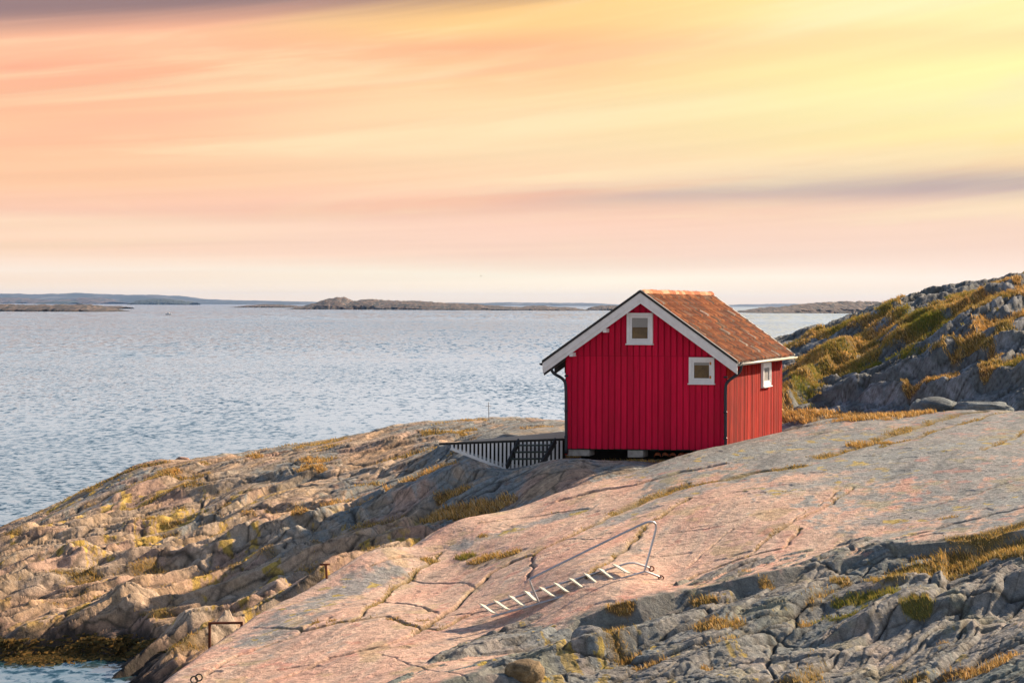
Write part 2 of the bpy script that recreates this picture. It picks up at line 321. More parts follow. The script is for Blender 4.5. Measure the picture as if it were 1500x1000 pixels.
TH = R(37); CT, ST = math.cos(TH), math.sin(TH)
def terrain(x, y, want=False):
    a, s, f, h = masses(x, y)
    al = x * CT + y * ST; ac = -x * ST + y * CT          # along / across the grain of the rock
    wx = fbm(x * .25, y * .25, 3, 3) * 1.2; wy = fbm(x * .25 + 9, y * .25, 3, 4) * 1.2
    # blocky bedrock
    u, v = (al + wx) / 4.2, (ac + wy * .6) / 1.5
    f1, f2, hid, ex, ey = vor(u, v, 21)
    e = f2 - f1
    blk = (hid - .5) * .46 - ey * .34 + ex * .12 + .20 * (1 - np.exp(-e * 8)) - .16 - .16 * np.exp(-(e / .018) ** 2)
    g1, g2, hid2, gx, gy = vor(u * 2.7 + 5, v * 2.3 + wx * .4, 33)
    e2 = g2 - g1
    blk2 = (hid2 - .5) * .11 - gy * .10 + .05 * (1 - np.exp(-e2 * 9)) - .04 - .06 * np.exp(-(e2 / .035) ** 2)
    j1, j2, hid3, _, _ = vor(u * 1.25 + .35 * wx + 3.3, v * 2.6 - 1.7, 51, .9, 26)
    e3 = j2 - j1; crk3 = np.exp(-(e3 / .034) ** 2); shelf = (hid3 - .5) * .14 - .10 * crk3
    p1, p2, hid4, _, _ = vor(u * 5 + wy, v * 6 + wx, 61, .9, 24)
    crk4 = np.exp(-((p2 - p1) / .045) ** 2); shelf = shelf + (hid4 - .5) * .03 - .025 * crk4
    t58 = R(60); bc = -x * math.sin(t58) + y * math.cos(t58); ba = x * math.cos(t58) + y * math.sin(t58)
    def beds(per, amp, seed):
        t = bc / per + 1.1 * fbm(ba * .10, bc * .28, 3, seed) + .25 * fbm(x * .7, y * .7, 3, seed + 2); i = np.floor(t); p = t - i
        A_ = amp * (.35 + .9 * hsh(i.astype(np.int64), np.zeros(x.shape, np.int64), seed)) * (.55 + .9 * sstep(-.35, .35, fbm(ba * .2 + i * 3.7, i * 1.3, 2, seed + 4)))
        return A_ * (sstep(0, .13, p) - p - .42)
    bed = beds(1.7, .40, 81) + beds(.6, .13, 91)
    lo = fbm(al * .22, ac * .5, 3, 8); rough = fbm(al * .9, ac * 1.8, 5, 12, .5); fine = fbm(x * 9, y * 9, 3, 15, .6)
    strat = np.abs(fbm(al * .35 + wx, ac * 2.0 + wy, 3, 18)); strat = .12 - strat
    m = fbm(x * .3, y * .3, 2, 40)
    lt = 0.0; wob0 = fbm(x * .9, y * .9, 2, 70) * .35
    for pts, hh, L in ledges:
        d, _ = cull_dist(x, y, pts, L * 3.6)
        d = d + wob0 * L
        far = np.exp(-(np.maximum(d - .3 * L, 0) / L) ** 1.3) * sstep(-.30 - .1 * hh, .12, d)
        near = -.35 * np.exp(-np.abs(d) / (.25 * L)) * (d < 0)
        dm = np.exp(-(np.maximum(np.abs(d) - L * 1.6, 0)) ** 2)
        lt = lt + hh * (far + near) * dm
    wl = sstep(15.5, 8, np.abs(x + 6) ) # main blocky region weight, left side
    shed = np.exp(-(((x - 4.6) / 5.0) ** 4 + ((y - 53) / 5.0) ** 4))     # kept calm under the house
    deck = np.exp(-(((x + .2) / 2.6) ** 4 + ((y - 51.3) / 1.5) ** 4))
    calm = 1 - np.clip(shed + deck, 0, 1)
    upper = sstep(49, 56, y) 
    kA = (1.0 - .72 * upper) * sstep(1.5, -3.5, x) * .48 + .09
    hump = np.exp(-(((x - .5) / 2.8) ** 2 + ((y - 47) / 2.3) ** 2))
    kA = kA * (1 - .75 * np.clip(hump, 0, 1))
    a = a + calm * (kA * (blk * .42 + blk2 * .22 + bed * 1.4 + .12 * rough) + shelf * (.32 + .8 * kA) + lt * .6 * (1 - .6 * hump) + .10 * lo + .035 * rough + .012 * fine)
    s = s + .05 * lo + .018 * rough + .008 * fine + .03 * (1 - np.exp(-e * 9)) * 0.6 * sstep(-.2, .4, m)
    q1, q2, hid5, qx, qy = vor(al * .9 + wx, ac * 2.0 + wy, 71, .9, 40)
    flake = sstep(.72, .80, hid5) * (.3 + .7 * sstep(-.1, .3, fbm(x * .5, y * .5, 2, 72)))
    s = s - .013 * flake - .008 * sstep(.55, .6, hid5)
    crk = np.zeros(np.shape(x)); gcr = np.zeros(np.shape(x))
    wob = fbm(x * 1.7, y * 1.7, 4, 77) * .11
    for pts, w, dp, gr in cracks:
        if gr < .9: w, dp = w * .62, dp * .75
        d, _ = cull_dist(x, y, pts, 1.9); d = d + wob
        q = np.exp(-(d / w) ** 2); s = s - dp * q * 1.15 + dp * .35 * np.exp(-np.maximum(d, 0) / .5) * (d > 0) * (np.abs(d) < 2)
        crk = np.maximum(crk, q * min(1, dp * 14)); gcr = np.maximum(gcr, gr * np.exp(-(d / (w * 1.6)) ** 2))
    f = f + .75 * (blk * .34 + blk2 * .22 + shelf * 1.0 + bed * .45 + .07 * rough) + lt * .7 + .06 * strat + .02 * fine
    h = h + .40 * blk + .6 * blk2 + 1.4 * shelf + .18 * rough + lt + .25 * lo + .03 * fine
    z = np.maximum(np.maximum(a, s), np.maximum(f, h))
    if not want: return z
    which = np.argmax(np.stack([a, s, f, h]), 0)
    return z, dict(c3=np.maximum(crk3, crk4 * .6), hid3=hid3, which=which, e=e, e2=e2, hid=hid, hid2=hid2, rough=rough, fine=fine, lo=lo, m=m, crk=crk, gcr=gcr, al=al, ac=ac, lt=lt, wx=wx, wy=wy)

greys = [([ray(*q) for q in pl], w_) for pl, w_ in (([(580,838),(500,868),(430,905),(380,940)], .6), ([(670,806),(740,782),(800,762),(850,748)], .35), ([(890,768),(960,735),(1030,716)], .5),
 ([(1130,722),(1230,703),(1320,690)], .7), ([(1280,765),(1400,745),(1500,730)], .8), ([(1200,685),(1300,668),(1420,652),(1500,645)], 1.0), ([(960,690),(1050,672),(1150,655),(1250,640)], .9), ([(1250,800),(1350,775)], .3))]
def hexc(c): return np.array(lin(c)[:3])
def albedo(x, y, z, D, slope):
    w = D['which']; n = len(x); x0, y0 = x, y; x = x + .45 * z; y = y - 1.35 * z
    c = np.zeros((n, 3))
    def mixc(c, col, k): k = np.clip(k, 0, 1)[:, None]; return c * (1 - k) + np.asarray(col) * k
    al, ac = x * CT + y * ST, -x * ST + y * CT
    pink = np.array([.59, .345, .262]); pale = np.array([.62, .46, .35]); grey = np.array([.205, .228, .228]); dgrey = np.array([.095, .11, .12])
    ochre = np.array([.36, .235, .12]); tan = np.array([.52, .35, .22]); rust = np.array([.30, .16, .11])
    n1 = fbm(x * .35, y * .35, 4, 101); n2 = fbm(al * .8, ac * 2.6, 4, 105, .6); n3 = fbm(x * 4, y * 4, 4, 110, .65); n4 = fbm(x * 17, y * 17, 2, 111)
    # slab
    a2 = x * math.cos(R(62)) + y * math.sin(R(62)); c2_ = -x * math.sin(R(62)) + y * math.cos(R(62)); n2, n2o = fbm(a2 * .5, c2_ * 2.6, 5, 105, .6), n2
    cs = np.tile(pink, (n, 1)); cs = mixc(cs, pale, .5 + .9 * n2)
    up = sstep(2.85, 3.9, z + .35 * n1)                                  # grey weathered lichen on the upper slab
    gm = sstep(-.1, .28, n3 * .9 + n2 * .6 + 1.15 * up - .66 + .35 * n1)
    cs = mixc(cs, grey * 1.25, gm * .88)
    cs = mixc(cs, grey * .8, sstep(.15, .5, n3 + .3 * n2 + up * .3 - .1) * up * .8)
    lft = sstep(-.5, -4, x) * sstep(33, 37, y)                               # blue-grey flank at the left of the slab
    cs = mixc(cs, grey * 1.2, lft * sstep(-.35, .25, n2 + .5 * n1) * .85)
    cs = mixc(cs, (.14, .15, .155), sstep(.30, .55, n2 * .8 + n1 * .5) * .6)
    cs = mixc(cs, (.40, .33, .13), sstep(.30, .5, fbm(x * 1.3, y * 1.3, 4, 130) + .2 * n3) * .35)
    vein = np.exp(-(fbm(a2 * .5 + 3, c2_ * 3.5, 4, 170, .6) / .012) ** 2) * sstep(-.1, .3, n1); cs = mixc(cs, (.20, .14, .11), vein * .55)
    st = sstep(.12, .4, fbm(a2 * .7, c2_ * 5, 4, 172, .6)) * sstep(.0, .3, fbm(x * .4, y * .4, 2, 173)); cs = mixc(cs, (.30, .25, .22), st * .55)
    cs = mixc(cs, (.62, .19, .14), sstep(.42, .6, fbm(x * 2.0, y * 3, 3, 133)) * .35)
    gq = np.zeros(n)
    for pts, w_ in greys:
        d, _ = cull_dist(x0, y0, pts, w_ * 3); gq = np.maximum(gq, sstep(1.2, .1, np.abs(d) / w_ + 1.0 * n3 + .8 * n2))
    cs = mixc(cs, grey * 1.25, gq * .85); cs = mixc(cs, (.50, .36, .05), gq * sstep(.32, .42, fbm(x * 3, y * 3, 4, 180)) * .8)
    n2 = n2o; gfr, _ = cull_dist(x0, y0, front_w, 2.0); cs = mixc(cs, (.13, .16, .155), sstep(.35, -.05, gfr + .3 * n3) * (gfr < 2) * .9)
    # bedrock on the left
    ca = np.tile(tan, (n, 1)); ca = mixc(ca, (.44, .36, .28), D['hid']); ca = mixc(ca, (.42, .26, .20), sstep(.5, 1, D['hid2']) * .7)
    ca = mixc(ca, grey * 1.1, sstep(-.05, .4, n1 * 1.2 + n2 * .6 + n3 * .5 + (z - 1.9) * .32) * .95)
    ca = mixc(ca, ochre, sstep(.1, .4, n2 + .3 * n3) * .5)
    ca = mixc(ca, (.50, .33, .05), sstep(.27, .38, fbm(al * .7, ac * 1.8, 5, 140, .65) + .6 * n3) * sstep(.3, -.1, np.abs(z - 1.3) - .7) * .85)
    ca = mixc(ca, rust, sstep(1.0, .3, z + .2 * n2) * .6); ca = mixc(ca, (.035, .032, .03), sstep(.62, .30, z + .25 * n3 + .15 * n2) * .92)
    ca = mixc(ca, (.36, .27, .15), sstep(55, 60, y) * sstep(-.2, .3, n2 + n1) * .8)
    # near right ground: its shade is put into darker, blue-green rock colours
    cf = np.tile(grey * 1.0, (n, 1)); cf = mixc(cf, (.27, .26, .24), sstep(.1, .8, D['hid2'] + n2 * .6)); cf = mixc(cf, (.10, .15, .145), sstep(-.15, .3, n1 + .5 * n3) * .7)
    cf = mixc(cf, (.36, .29, .25), sstep(.2, .5, fbm(x * .9, y * .9, 3, 150)) * .5)
    cf = mixc(cf, (.34, .31, .10), sstep(.25, .5, fbm(x * 1.6 + 4, y * 1.6, 4, 151)) * .25)
    cf = mixc(cf, (.55, .38, .04), sstep(.38, .48, fbm(x * 2.2, y * 2.2, 5, 152, .65) + .45 * n3 + .30 * np.exp(-((x0 - 1.0) / 1.4) ** 2) - .12) * .85)
    cf = mixc(cf, dgrey, sstep(.15, .5, n3 + .2) * .5)
    # hill
    ch = np.tile(grey * .72, (n, 1)); ch = mixc(ch, (.27, .29, .31), sstep(-.1, .4, n2 + .4 * n3)); ch = mixc(ch, dgrey, sstep(.1, .4, n3 + .3 * n1) * .7)
    c = np.where((w == 1)[:, None], cs, ca); c = np.where((w == 2)[:, None], cf, c); c = np.where((w == 3)[:, None], ch, c)
    # soil and moss lying in the cracks and along joints
    c = mixc(c, (.085, .06, .04), D['crk'] * .85 * (w == 1))
    c = mixc(c, (.20, .15, .045), np.clip(D['gcr'], 0, 1) * (w == 1) * .8)
    jo = np.exp(-(D['e'] / .020) ** 2) * (w != 1) * (1 - .8 * np.exp(-(((x0 - .5) / 3.2) ** 2 + ((y0 - 47.5) / 2.6) ** 2))); c = mixc(c, (.05, .042, .03), jo * .85)
    jo2 = np.exp(-(D['e2'] / .05) ** 2) * (w != 1); c = mixc(c, (.06, .05, .035), jo2 * .6)
    c = mixc(c, (.045, .038, .03), D['c3'] * (w != 1) * .85)
    c = c * (1 + .22 * (D['hid3'] - .5) * (w != 1))[:, None]
    c = c * (1 + .24 * n4 + .28 * n3 + .25 * np.minimum(fbm(x * 8, y * 8, 3, 160, .7) + .15, 0))[:, None]
    return np.clip(c, .01, .9)

# ------------------------------------------------------------------ material helpers
def new_mat(name):
    m = bpy.data.materials.new(name); m.use_nodes = True; m.node_tree.nodes.clear(); N = NT(m.node_tree)
    b = N.node('ShaderNodeBsdfPrincipled'); o = N.node('ShaderNodeOutputMaterial'); N.l.new(b.outputs[0], o.inputs[0])
    return m, N, b
def simple(name, col, rough=.6, metal=0.0, nscale=8.0, namt=.25, bump=.002, stretch=(1, 1, 1), col2=None, spec=.5):
    m, N, b = new_mat(name)
    tc = N.node('ShaderNodeTexCoord'); mp = N.node('ShaderNodeMapping'); N.l.new(tc.outputs['Object'], mp.inputs[0]); mp.inputs['Scale'].default_value = stretch
    n = N.noise(mp.outputs[0], nscale, 5, .6)
    c2 = col2 if col2 else tuple(v * (1 - namt) for v in col)
    c = N.mix(N.maprange(n, .3, .7), (*col, 1), (*c2, 1)); N.l.new(c, b.inputs['Base Color'])
    b.inputs['Roughness'].default_value = rough; b.inputs['Metallic'].default_value = metal; b.inputs['Specular IOR Level'].default_value = spec
    if bump:
        bp = N.node('ShaderNodeBump'); bp.inputs['Distance'].default_value = bump; bp.inputs['Strength'].default_value = 1
        N.l.new(n, bp.inputs['Height']); N.l.new(bp.outputs[0], b.inputs['Normal'])
    return m
def attr_mat(name, rough=.85, grain=True, spec=.3, scale=1.0, transl=0.0):
    m, N, b = new_mat(name)
    at = N.node('ShaderNodeAttribute', attribute_name='Col'); tc = N.node('ShaderNodeTexCoord')
    c = at.outputs['Color']
    if grain:
        n = N.noise(tc.outputs['Object'], 38 * scale, 4, .7); n2 = N.noise(tc.outputs['Object'], 7 * scale, 6, .65)
        k = N.math('MULTIPLY', N.maprange(n, .3, .7, .66, 1.30, False), N.maprange(n2, .3, .7, .74, 1.22, False))
        sc = N.node('ShaderNodeVectorMath', operation='SCALE'); N.l.new(c, sc.inputs[0]); N.l.new(k, sc.inputs['Scale']); c = sc.outputs[0]
        hgt = N.math('ADD', N.math('MULTIPLY', n, .35), n2)
        bp = N.node('ShaderNodeBump'); bp.inputs['Distance'].default_value = .05 / scale; bp.inputs['Strength'].default_value = .9
        N.l.new(hgt, bp.inputs['Height']); N.l.new(bp.outputs[0], b.inputs['Normal'])
    N.l.new(c, b.inputs['Base Color']); b.inputs['Roughness'].default_value = rough; b.inputs['Specular IOR Level'].default_value = spec
    if transl:
        b.inputs['Subsurface Weight'].default_value = 0
        t = N.node('ShaderNodeBsdfTranslucent'); N.l.new(c, t.inputs[0]); mx = N.node('ShaderNodeMixShader'); mx.inputs[0].default_value = transl
        N.l.new(b.outputs[0], mx.inputs[1]); N.l.new(t.outputs[0], mx.inputs[2])
        o = [q for q in N.n if q.type == 'OUTPUT_MATERIAL'][0]; N.l.new(mx.outputs[0], o.inputs[0])
    return m
def tag(o, label=None, cat=None, group=None, kind=None):
    if label: o['label'] = label
    if cat: o['category'] = cat
    if group: o['group'] = group
    if kind: o['kind'] = kind
    return o
def np_mesh(name, verts, faces_list, mat, cols=None, smooth=True, parent=None):
    """faces_list: list of int arrays (n,3) / (n,4)"""
    me = bpy.data.meshes.new(name); verts = np.asarray(verts, np.float32)
    me.vertices.add(len(verts)); me.vertices.foreach_set('co', verts.ravel())
    loops = np.concatenate([np.asarray(f, np.int32).ravel() for f in faces_list]); sizes = np.concatenate([np.full(len(f), f.shape[1], np.int32) for f in faces_list])
    me.loops.add(len(loops)); me.loops.foreach_set('vertex_index', loops)
    me.polygons.add(len(sizes)); st = np.zeros(len(sizes), np.int32); st[1:] = np.cumsum(sizes)[:-1]
    me.polygons.foreach_set('loop_start', st); me.polygons.foreach_set('loop_total', sizes)
    me.polygons.foreach_set('use_smooth', np.full(len(sizes), smooth, bool))
    me.update(calc_edges=True)
    if cols is not None:
        ca = me.color_attributes.new('Col', 'FLOAT_COLOR', 'POINT'); cc = np.ones((len(verts), 4), np.float32); cc[:, :3] = cols
        ca.data.foreach_set('color', cc.ravel())
    me.materials.append(mat); o = bpy.data.objects.new(name, me); COL.objects.link(o)
    if parent: o.parent = parent
    return o
class MB:
    """collects shapes into one mesh"""
    def __init__(s): s.v = []; s.f = []; s.c = []
    def add(s, vs, fs, col=None):
        b = len(s.v); s.v += [tuple(v) for v in vs]; s.f += [tuple(i + b for i in f) for f in fs]
        s.c += [col if col is not None else (1, 1, 1)] * len(vs)
    def hexa(s, p, col=None):    # 8 points: bottom 4, top 4
        s.add(p, [(3,2,1,0),(4,5,6,7),(0,1,5,4),(1,2,6,5),(2,3,7,6),(3,0,4,7)], col)
    def box(s, a, b, tf=None, col=None):
        x0,y0,z0 = a; x1,y1,z1 = b
        p = [(x0,y0,z0),(x1,y0,z0),(x1,y1,z0),(x0,y1,z0),(x0,y0,z1),(x1,y0,z1),(x1,y1,z1),(x0,y1,z1)]
        if tf: p = [tf(*q) for q in p]
        s.hexa(p, col)
    def bar(s, a, b, w, h, up=(0,0,1), col=None):
        a = Vector(a); b = Vector(b); d = (b - a).normalized(); r = d.cross(Vector(up)).normalized() * w / 2; u = r.cross(d).normalized() * h / 2
        s.hexa([a-r-u, a+r-u, b+r-u, b-r-u, a-r+u, a+r+u, b+r+u, b-r+u], col)
    def tube(s, pts, r, n=10, col=None, r_end=None):
        pts = [Vector(p) for p in pts]; m = len(pts); vs = []; up = Vector((0.31, 0.2, 0.93)).normalized()
        for i, p in enumerate(pts):
            d = (pts[min(i+1, m-1)] - pts[max(i-1, 0)]).normalized(); a = d.cross(up).normalized(); b = a.cross(d)
            rr = r if r_end is None else r + (r_end - r) * i / (m - 1)
            for k in range(n):
                t = 2 * math.pi * k / n; vs.append(p + a * math.cos(t) * rr + b * math.sin(t) * rr)
        fs = [(i*n+k, i*n+(k+1)%n, (i+1)*n+(k+1)%n, (i+1)*n+k) for i in range(m-1) for k in range(n)]
        fs += [tuple(range(n))[::-1], tuple((m-1)*n+k for k in range(n))]
        s.add(vs, fs, col)
    def build(s, name, mat, parent=None, smooth=False, bevel=0.0):
        me = bpy.data.meshes.new(name); me.from_pydata(s.v, [], s.f); me.update()
        ca = me.color_attributes.new('Col', 'FLOAT_COLOR', 'POINT'); cc = np.ones((len(s.v), 4), np.float32); cc[:, :3] = np.array(s.c); ca.data.foreach_set('color', cc.ravel())
        me.materials.append(mat)
        if smooth: me.polygons.foreach_set('use_smooth', np.ones(len(me.polygons), bool))
        o = bpy.data.objects.new(name, me); COL.objects.link(o)
        if parent: o.parent = parent
        if bevel:
            bv = o.modifiers.new('bevel', 'BEVEL'); bv.width = bevel; bv.segments = 2; bv.limit_method = 'ANGLE'
        return o
def smooth_path(pts, n=6, it=2):
    pts = [Vector(p) for p in pts]
    for _ in range(it):
        q = [pts[0]]
        for i in range(len(pts) - 1):
            q.append(pts[i].lerp(pts[i+1], .25)); q.append(pts[i].lerp(pts[i+1], .75))
        q.append(pts[-1]); pts = q
    return pts
def empty(name, loc):
    o = bpy.data.objects.new(name, None); COL.objects.link(o); o.location = loc; o.empty_display_size = .2; return o
def adopt(root):
    """children were built in world coordinates: move their data to the root's frame"""
    off = Vector(root.location)
    def shift(o):
        if o.type == 'MESH': o.data.transform(Matrix.Translation(-off))
        for c in o.children: shift(c)
    for c in root.children: shift(c)

# ------------------------------------------------------------------ ground mesh
NU, NV = 1350, 1650
uu = np.linspace(-.40, .40, NU); iv = np.linspace(1 / 25.0, 1 / 98.0, NV)
U, V = np.meshgrid(uu, iv); GY = 1 / V; GX = U * GY
x = GX.ravel(); y = GY.ravel()
z, D = terrain(x, y, True)
GZ = z.reshape(NV, NU).copy()
for _ in range(16):          # weather the steepest faces back a little
    gy = np.gradient(GZ, axis=0) / np.gradient(GY, axis=0); gx = np.gradient(GZ, axis=1) / np.gradient(GX, axis=1)
    k = np.clip((np.sqrt(gx * gx + gy * gy) - .95) * 1.2, 0, 1); sm = GZ.copy()
    sm[1:-1, 1:-1] = (GZ[:-2, 1:-1] * 2 + GZ[2:, 1:-1] * 2 + GZ[1:-1, :-2] + GZ[1:-1, 2:] + GZ[1:-1, 1:-1] * 2) / 8
    GZ = GZ * (1 - k) + sm * k
z = GZ.ravel()
col = albedo(x, y, z, D, None)
# grass and moss lying on the rock: lines and patches, drawn by where they grow
grass_px = [ # (x, y, half width m, half depth m, blade len, colour 0 gold..1 green, density)
 (690,747,1.0,.7,.22,.05,1.2),(650,752,.7,.6,.2,.1,1),(735,738,.5,.5,.15,.1,.8),(640,690,.6,.5,.22,.05,1),(600,705,.5,.5,.15,.1,.7),(575,724,.22,.25,.3,.0,1.4),(484,751,.2,.25,.28,.0,1.5),
 (437,778,.25,.25,.2,.05,1.4),(540,742,.5,.3,.15,.15,.8),(690,690,.5,.5,.2,.1,1),(665,720,.4,.4,.15,.1,.9),(680,818,.28,.3,.14,.75,1.4),(712,820,.4,.3,.13,.2,1.4),(745,812,.3,.25,.1,.2,1),
 (708,788,.2,.2,.08,.2,1),(632,824,.2,.2,.1,.3,1),(1262,651,.35,.3,.2,.15,1.6),(1300,648,.3,.2,.1,.2,1),
 (1440,822,.9,.6,.16,.3,1.2),(1485,812,.6,.6,.16,.35,1.2),(1400,832,.6,.4,.15,.3,1),(1345,842,.6,.4,.14,.4,1.1),(1300,858,.4,.3,.12,.4,1),
 (1270,880,.5,.4,.12,.85,1.4),(1235,888,.3,.3,.12,.8,1.2),(1240,915,.4,.14,.1,.9,1.5),(1205,915,.2,.2,.1,.8,1),(1030,886,.35,.25,.15,.25,1.5),(1055,934,.45,.25,.16,.2,1.2),(1075,930,.25,.2,.18,.2,1.3),
 (910,890,.3,.15,.12,.15,1),(1183,921,.14,.15,.14,.2,1.5),(1340,905,.25,.2,.14,.7,1.2),(1035,986,.12,.15,.12,.1,1.4),
 (945,978,.35,.15,.13,.1,1.2),(920,965,.2,.15,.12,.1,1),(1440,978,.5,.3,.14,.05,1.2),(1470,965,.3,.3,.14,.05,1),(1380,942,.2,.15,.1,.1,.8),(1125,862,.25,.2,.14,.25,1.1),(1230,852,.2,.15,.12,.3,1),
 (1200,613,1.5,.8,.2,.05,1),(1260,612,1.2,.8,.2,.05,1),(1165,618,.8,.8,.22,.0,1),(1330,606,1.0,.8,.2,.1,.9),
 (255,702,.3,.4,.15,.05,1.2),(398,657,.5,.6,.15,.05,1),(372,672,.4,.5,.15,.05,1),(360,760,.3,.3,.1,.1,.6),(450,692,.5,.5,.14,.05,1),(460,680,.4,.4,.14,.05,.9),
 (330,742,.3,.4,.1,.15,.6),(290,790,.3,.3,.08,.2,.6),(550,622,.8,.4,.07,.15,.5),(690,618,.9,.3,.08,.1,.5),(790,624,.7,.3,.08,.1,.4),
 (500,800,.3,.3,.1,.1,.7),(560,778,.5,.3,.1,.1,.8),(520,790,.3,.3,.08,.1,.6),(455,797,.3,.2,.08,.2,.6),(340,830,.3,.3,.08,.3,.5),(390,812,.4,.3,.08,.2,.5),(478,826,.15,.12,.12,.1,1),
 (463,912,.1,.12,.09,.1,1.4),(487,910,.1,.12,.09,.1,1.4),(620,910,.3,.15,.08,.1,1),(575,905,.2,.15,.08,.1,1),(1390,760,.3,.15,.06,.3,.6),(1150,720,.2,.2,.04,.3,.4)]
hill_lines = [([(1155,575),(1185,545),(1230,515),(1290,480),(1350,457),(1420,430),(1500,408),(1600,392)], 1.3, .35), ([(1155,500),(1200,490),(1260,472),(1310,455)], .9, .25),
 ([(1240,550),(1290,522),(1330,500),(1370,480),(1410,462)], .95, .6), ([(1400,530),(1430,510),(1450,490),(1500,462)], .8, .2),
 ([(1160,600),(1180,570),(1230,540)], .9, .6), ([(1440,555),(1470,540),(1520,520)], .5, .5), ([(1300,450),(1360,425),(1400,415)], .6, .2), ([(1370,470),(1430,450),(1490,435)], .8, .35), ([(1330,585),(1370,572),(1400,560)], .45, .2)]
gcen = []
for g in grass_px:
    q = ray(g[0], g[1]); gcen.append((q[0], q[1]) + g[2:])
hl = [([ray(a, b) for a, b in pl], w, gr) for pl, w, gr in hill_lines]
def grass_field(x, y, D):
    """amount (0..1), greenness, blade length of the turf at a point"""
    nz = fbm(x * 1.6, y * 1.6, 3, 200); am = np.zeros(np.shape(x)); gn = np.full(np.shape(x), .1); ln = np.full(np.shape(x), .1)
    for cx, cy, rx, ry, L, gr, de in gcen:
        m0 = (np.abs(x - cx) < rx * 3) & (np.abs(y - cy) < ry * 3.5)
        d = np.sqrt(((x - cx) / rx) ** 2 + ((y - cy) / (ry * .85)) ** 2) + nz * .7
        a = sstep(1.1, .6, d) * min(de, 1.3) * m0; t = a > am
        am = np.where(t, a, am); gn = np.where(t, gr, gn); ln = np.where(t, L * .72, ln)
    for pts, w, gr in hl:
        d, _ = polydist(x, y, pts, None, .6); a = sstep(.85, .35, np.abs(d) / (w * .72) + nz * 1.2) * (D['which'] == 3); t = a > am
        am = np.where(t, a, am); gn = np.where(t, np.clip(gr + .02 + .7 * fbm(x * .8, y * .8, 2, 210), 0, 1), gn); ln = np.where(t, .14, ln)
    hn = sstep(.36, .5, fbm(D['al'] * .22, D['ac'] * .5, 4, 205) + .12 * nz) * (D['which'] == 3) * .9; t = hn > am
    am = np.where(t, hn, am); gn = np.where(t, np.clip(.4 + .8 * fbm(x * .6, y * .6, 2, 211), 0, 1), gn); ln = np.where(t, .11, ln)
    cg = D['gcr'] * (D['which'] == 1) * sstep(-.25, .2, nz + fbm(x * .7, y * .7, 2, 212)); t = cg > am
    am = np.where(t, cg, am); gn = np.where(t, .35, gn); ln = np.where(t, .055, ln)
    jn = np.exp(-(D['e'] / .12) ** 2) * sstep(.1, .35, fbm(x * .5, y * .5, 3, 213)) * ((D['which'] == 0) | (D['which'] == 2)); t = jn > am
    am = np.where(t, jn * .8, am); gn = np.where(t, .3, gn); ln = np.where(t, .09, ln)
    return np.clip(am, 0, 1), gn, ln
gam, ggn, gln = grass_field(x, y, D)
gam = gam * (z > .7)
GOLD = np.array([.70, .42, .14]); BROWN = np.array([.22, .12, .04]); GREEN = np.array([.19, .23, .03]); OLIVE = np.array([.22, .19, .04])
soil = BROWN * .8 * (1 - ggn)[:, None] + np.array([.10, .12, .025]) * ggn[:, None]
k = np.clip(gam * 1.1, 0, 1)[:, None]; col = col * (1 - k) + soil * k
ii = np.arange(NV - 1)[:, None] * NU + np.arange(NU - 1)[None, :]; ii = ii.ravel()
faces = np.stack([ii, ii + 1, ii + NU + 1, ii + NU], 1)
below = (z[faces] < -.45).all(1)
hm = (D['which'][faces] == 3).sum(1) >= 2
rock = attr_mat('rock', .88)
def submesh(name, sel):
    f = faces[sel]; used = np.unique(f); mp = np.full(len(x), -1); mp[used] = np.arange(len(used))
    return np_mesh(name, np.stack([x[used], y[used], z[used]], 1), [mp[f]], rock, col[used])
tag(submesh('ground', ~below & ~hm), 'smooth pink and grey granite shore rocks sloping down to the sea', None, None, 'structure')
tag(submesh('hill', ~below & hm), 'steep grey rocky hill with moss and golden grass behind the shed', None, None, 'structure')

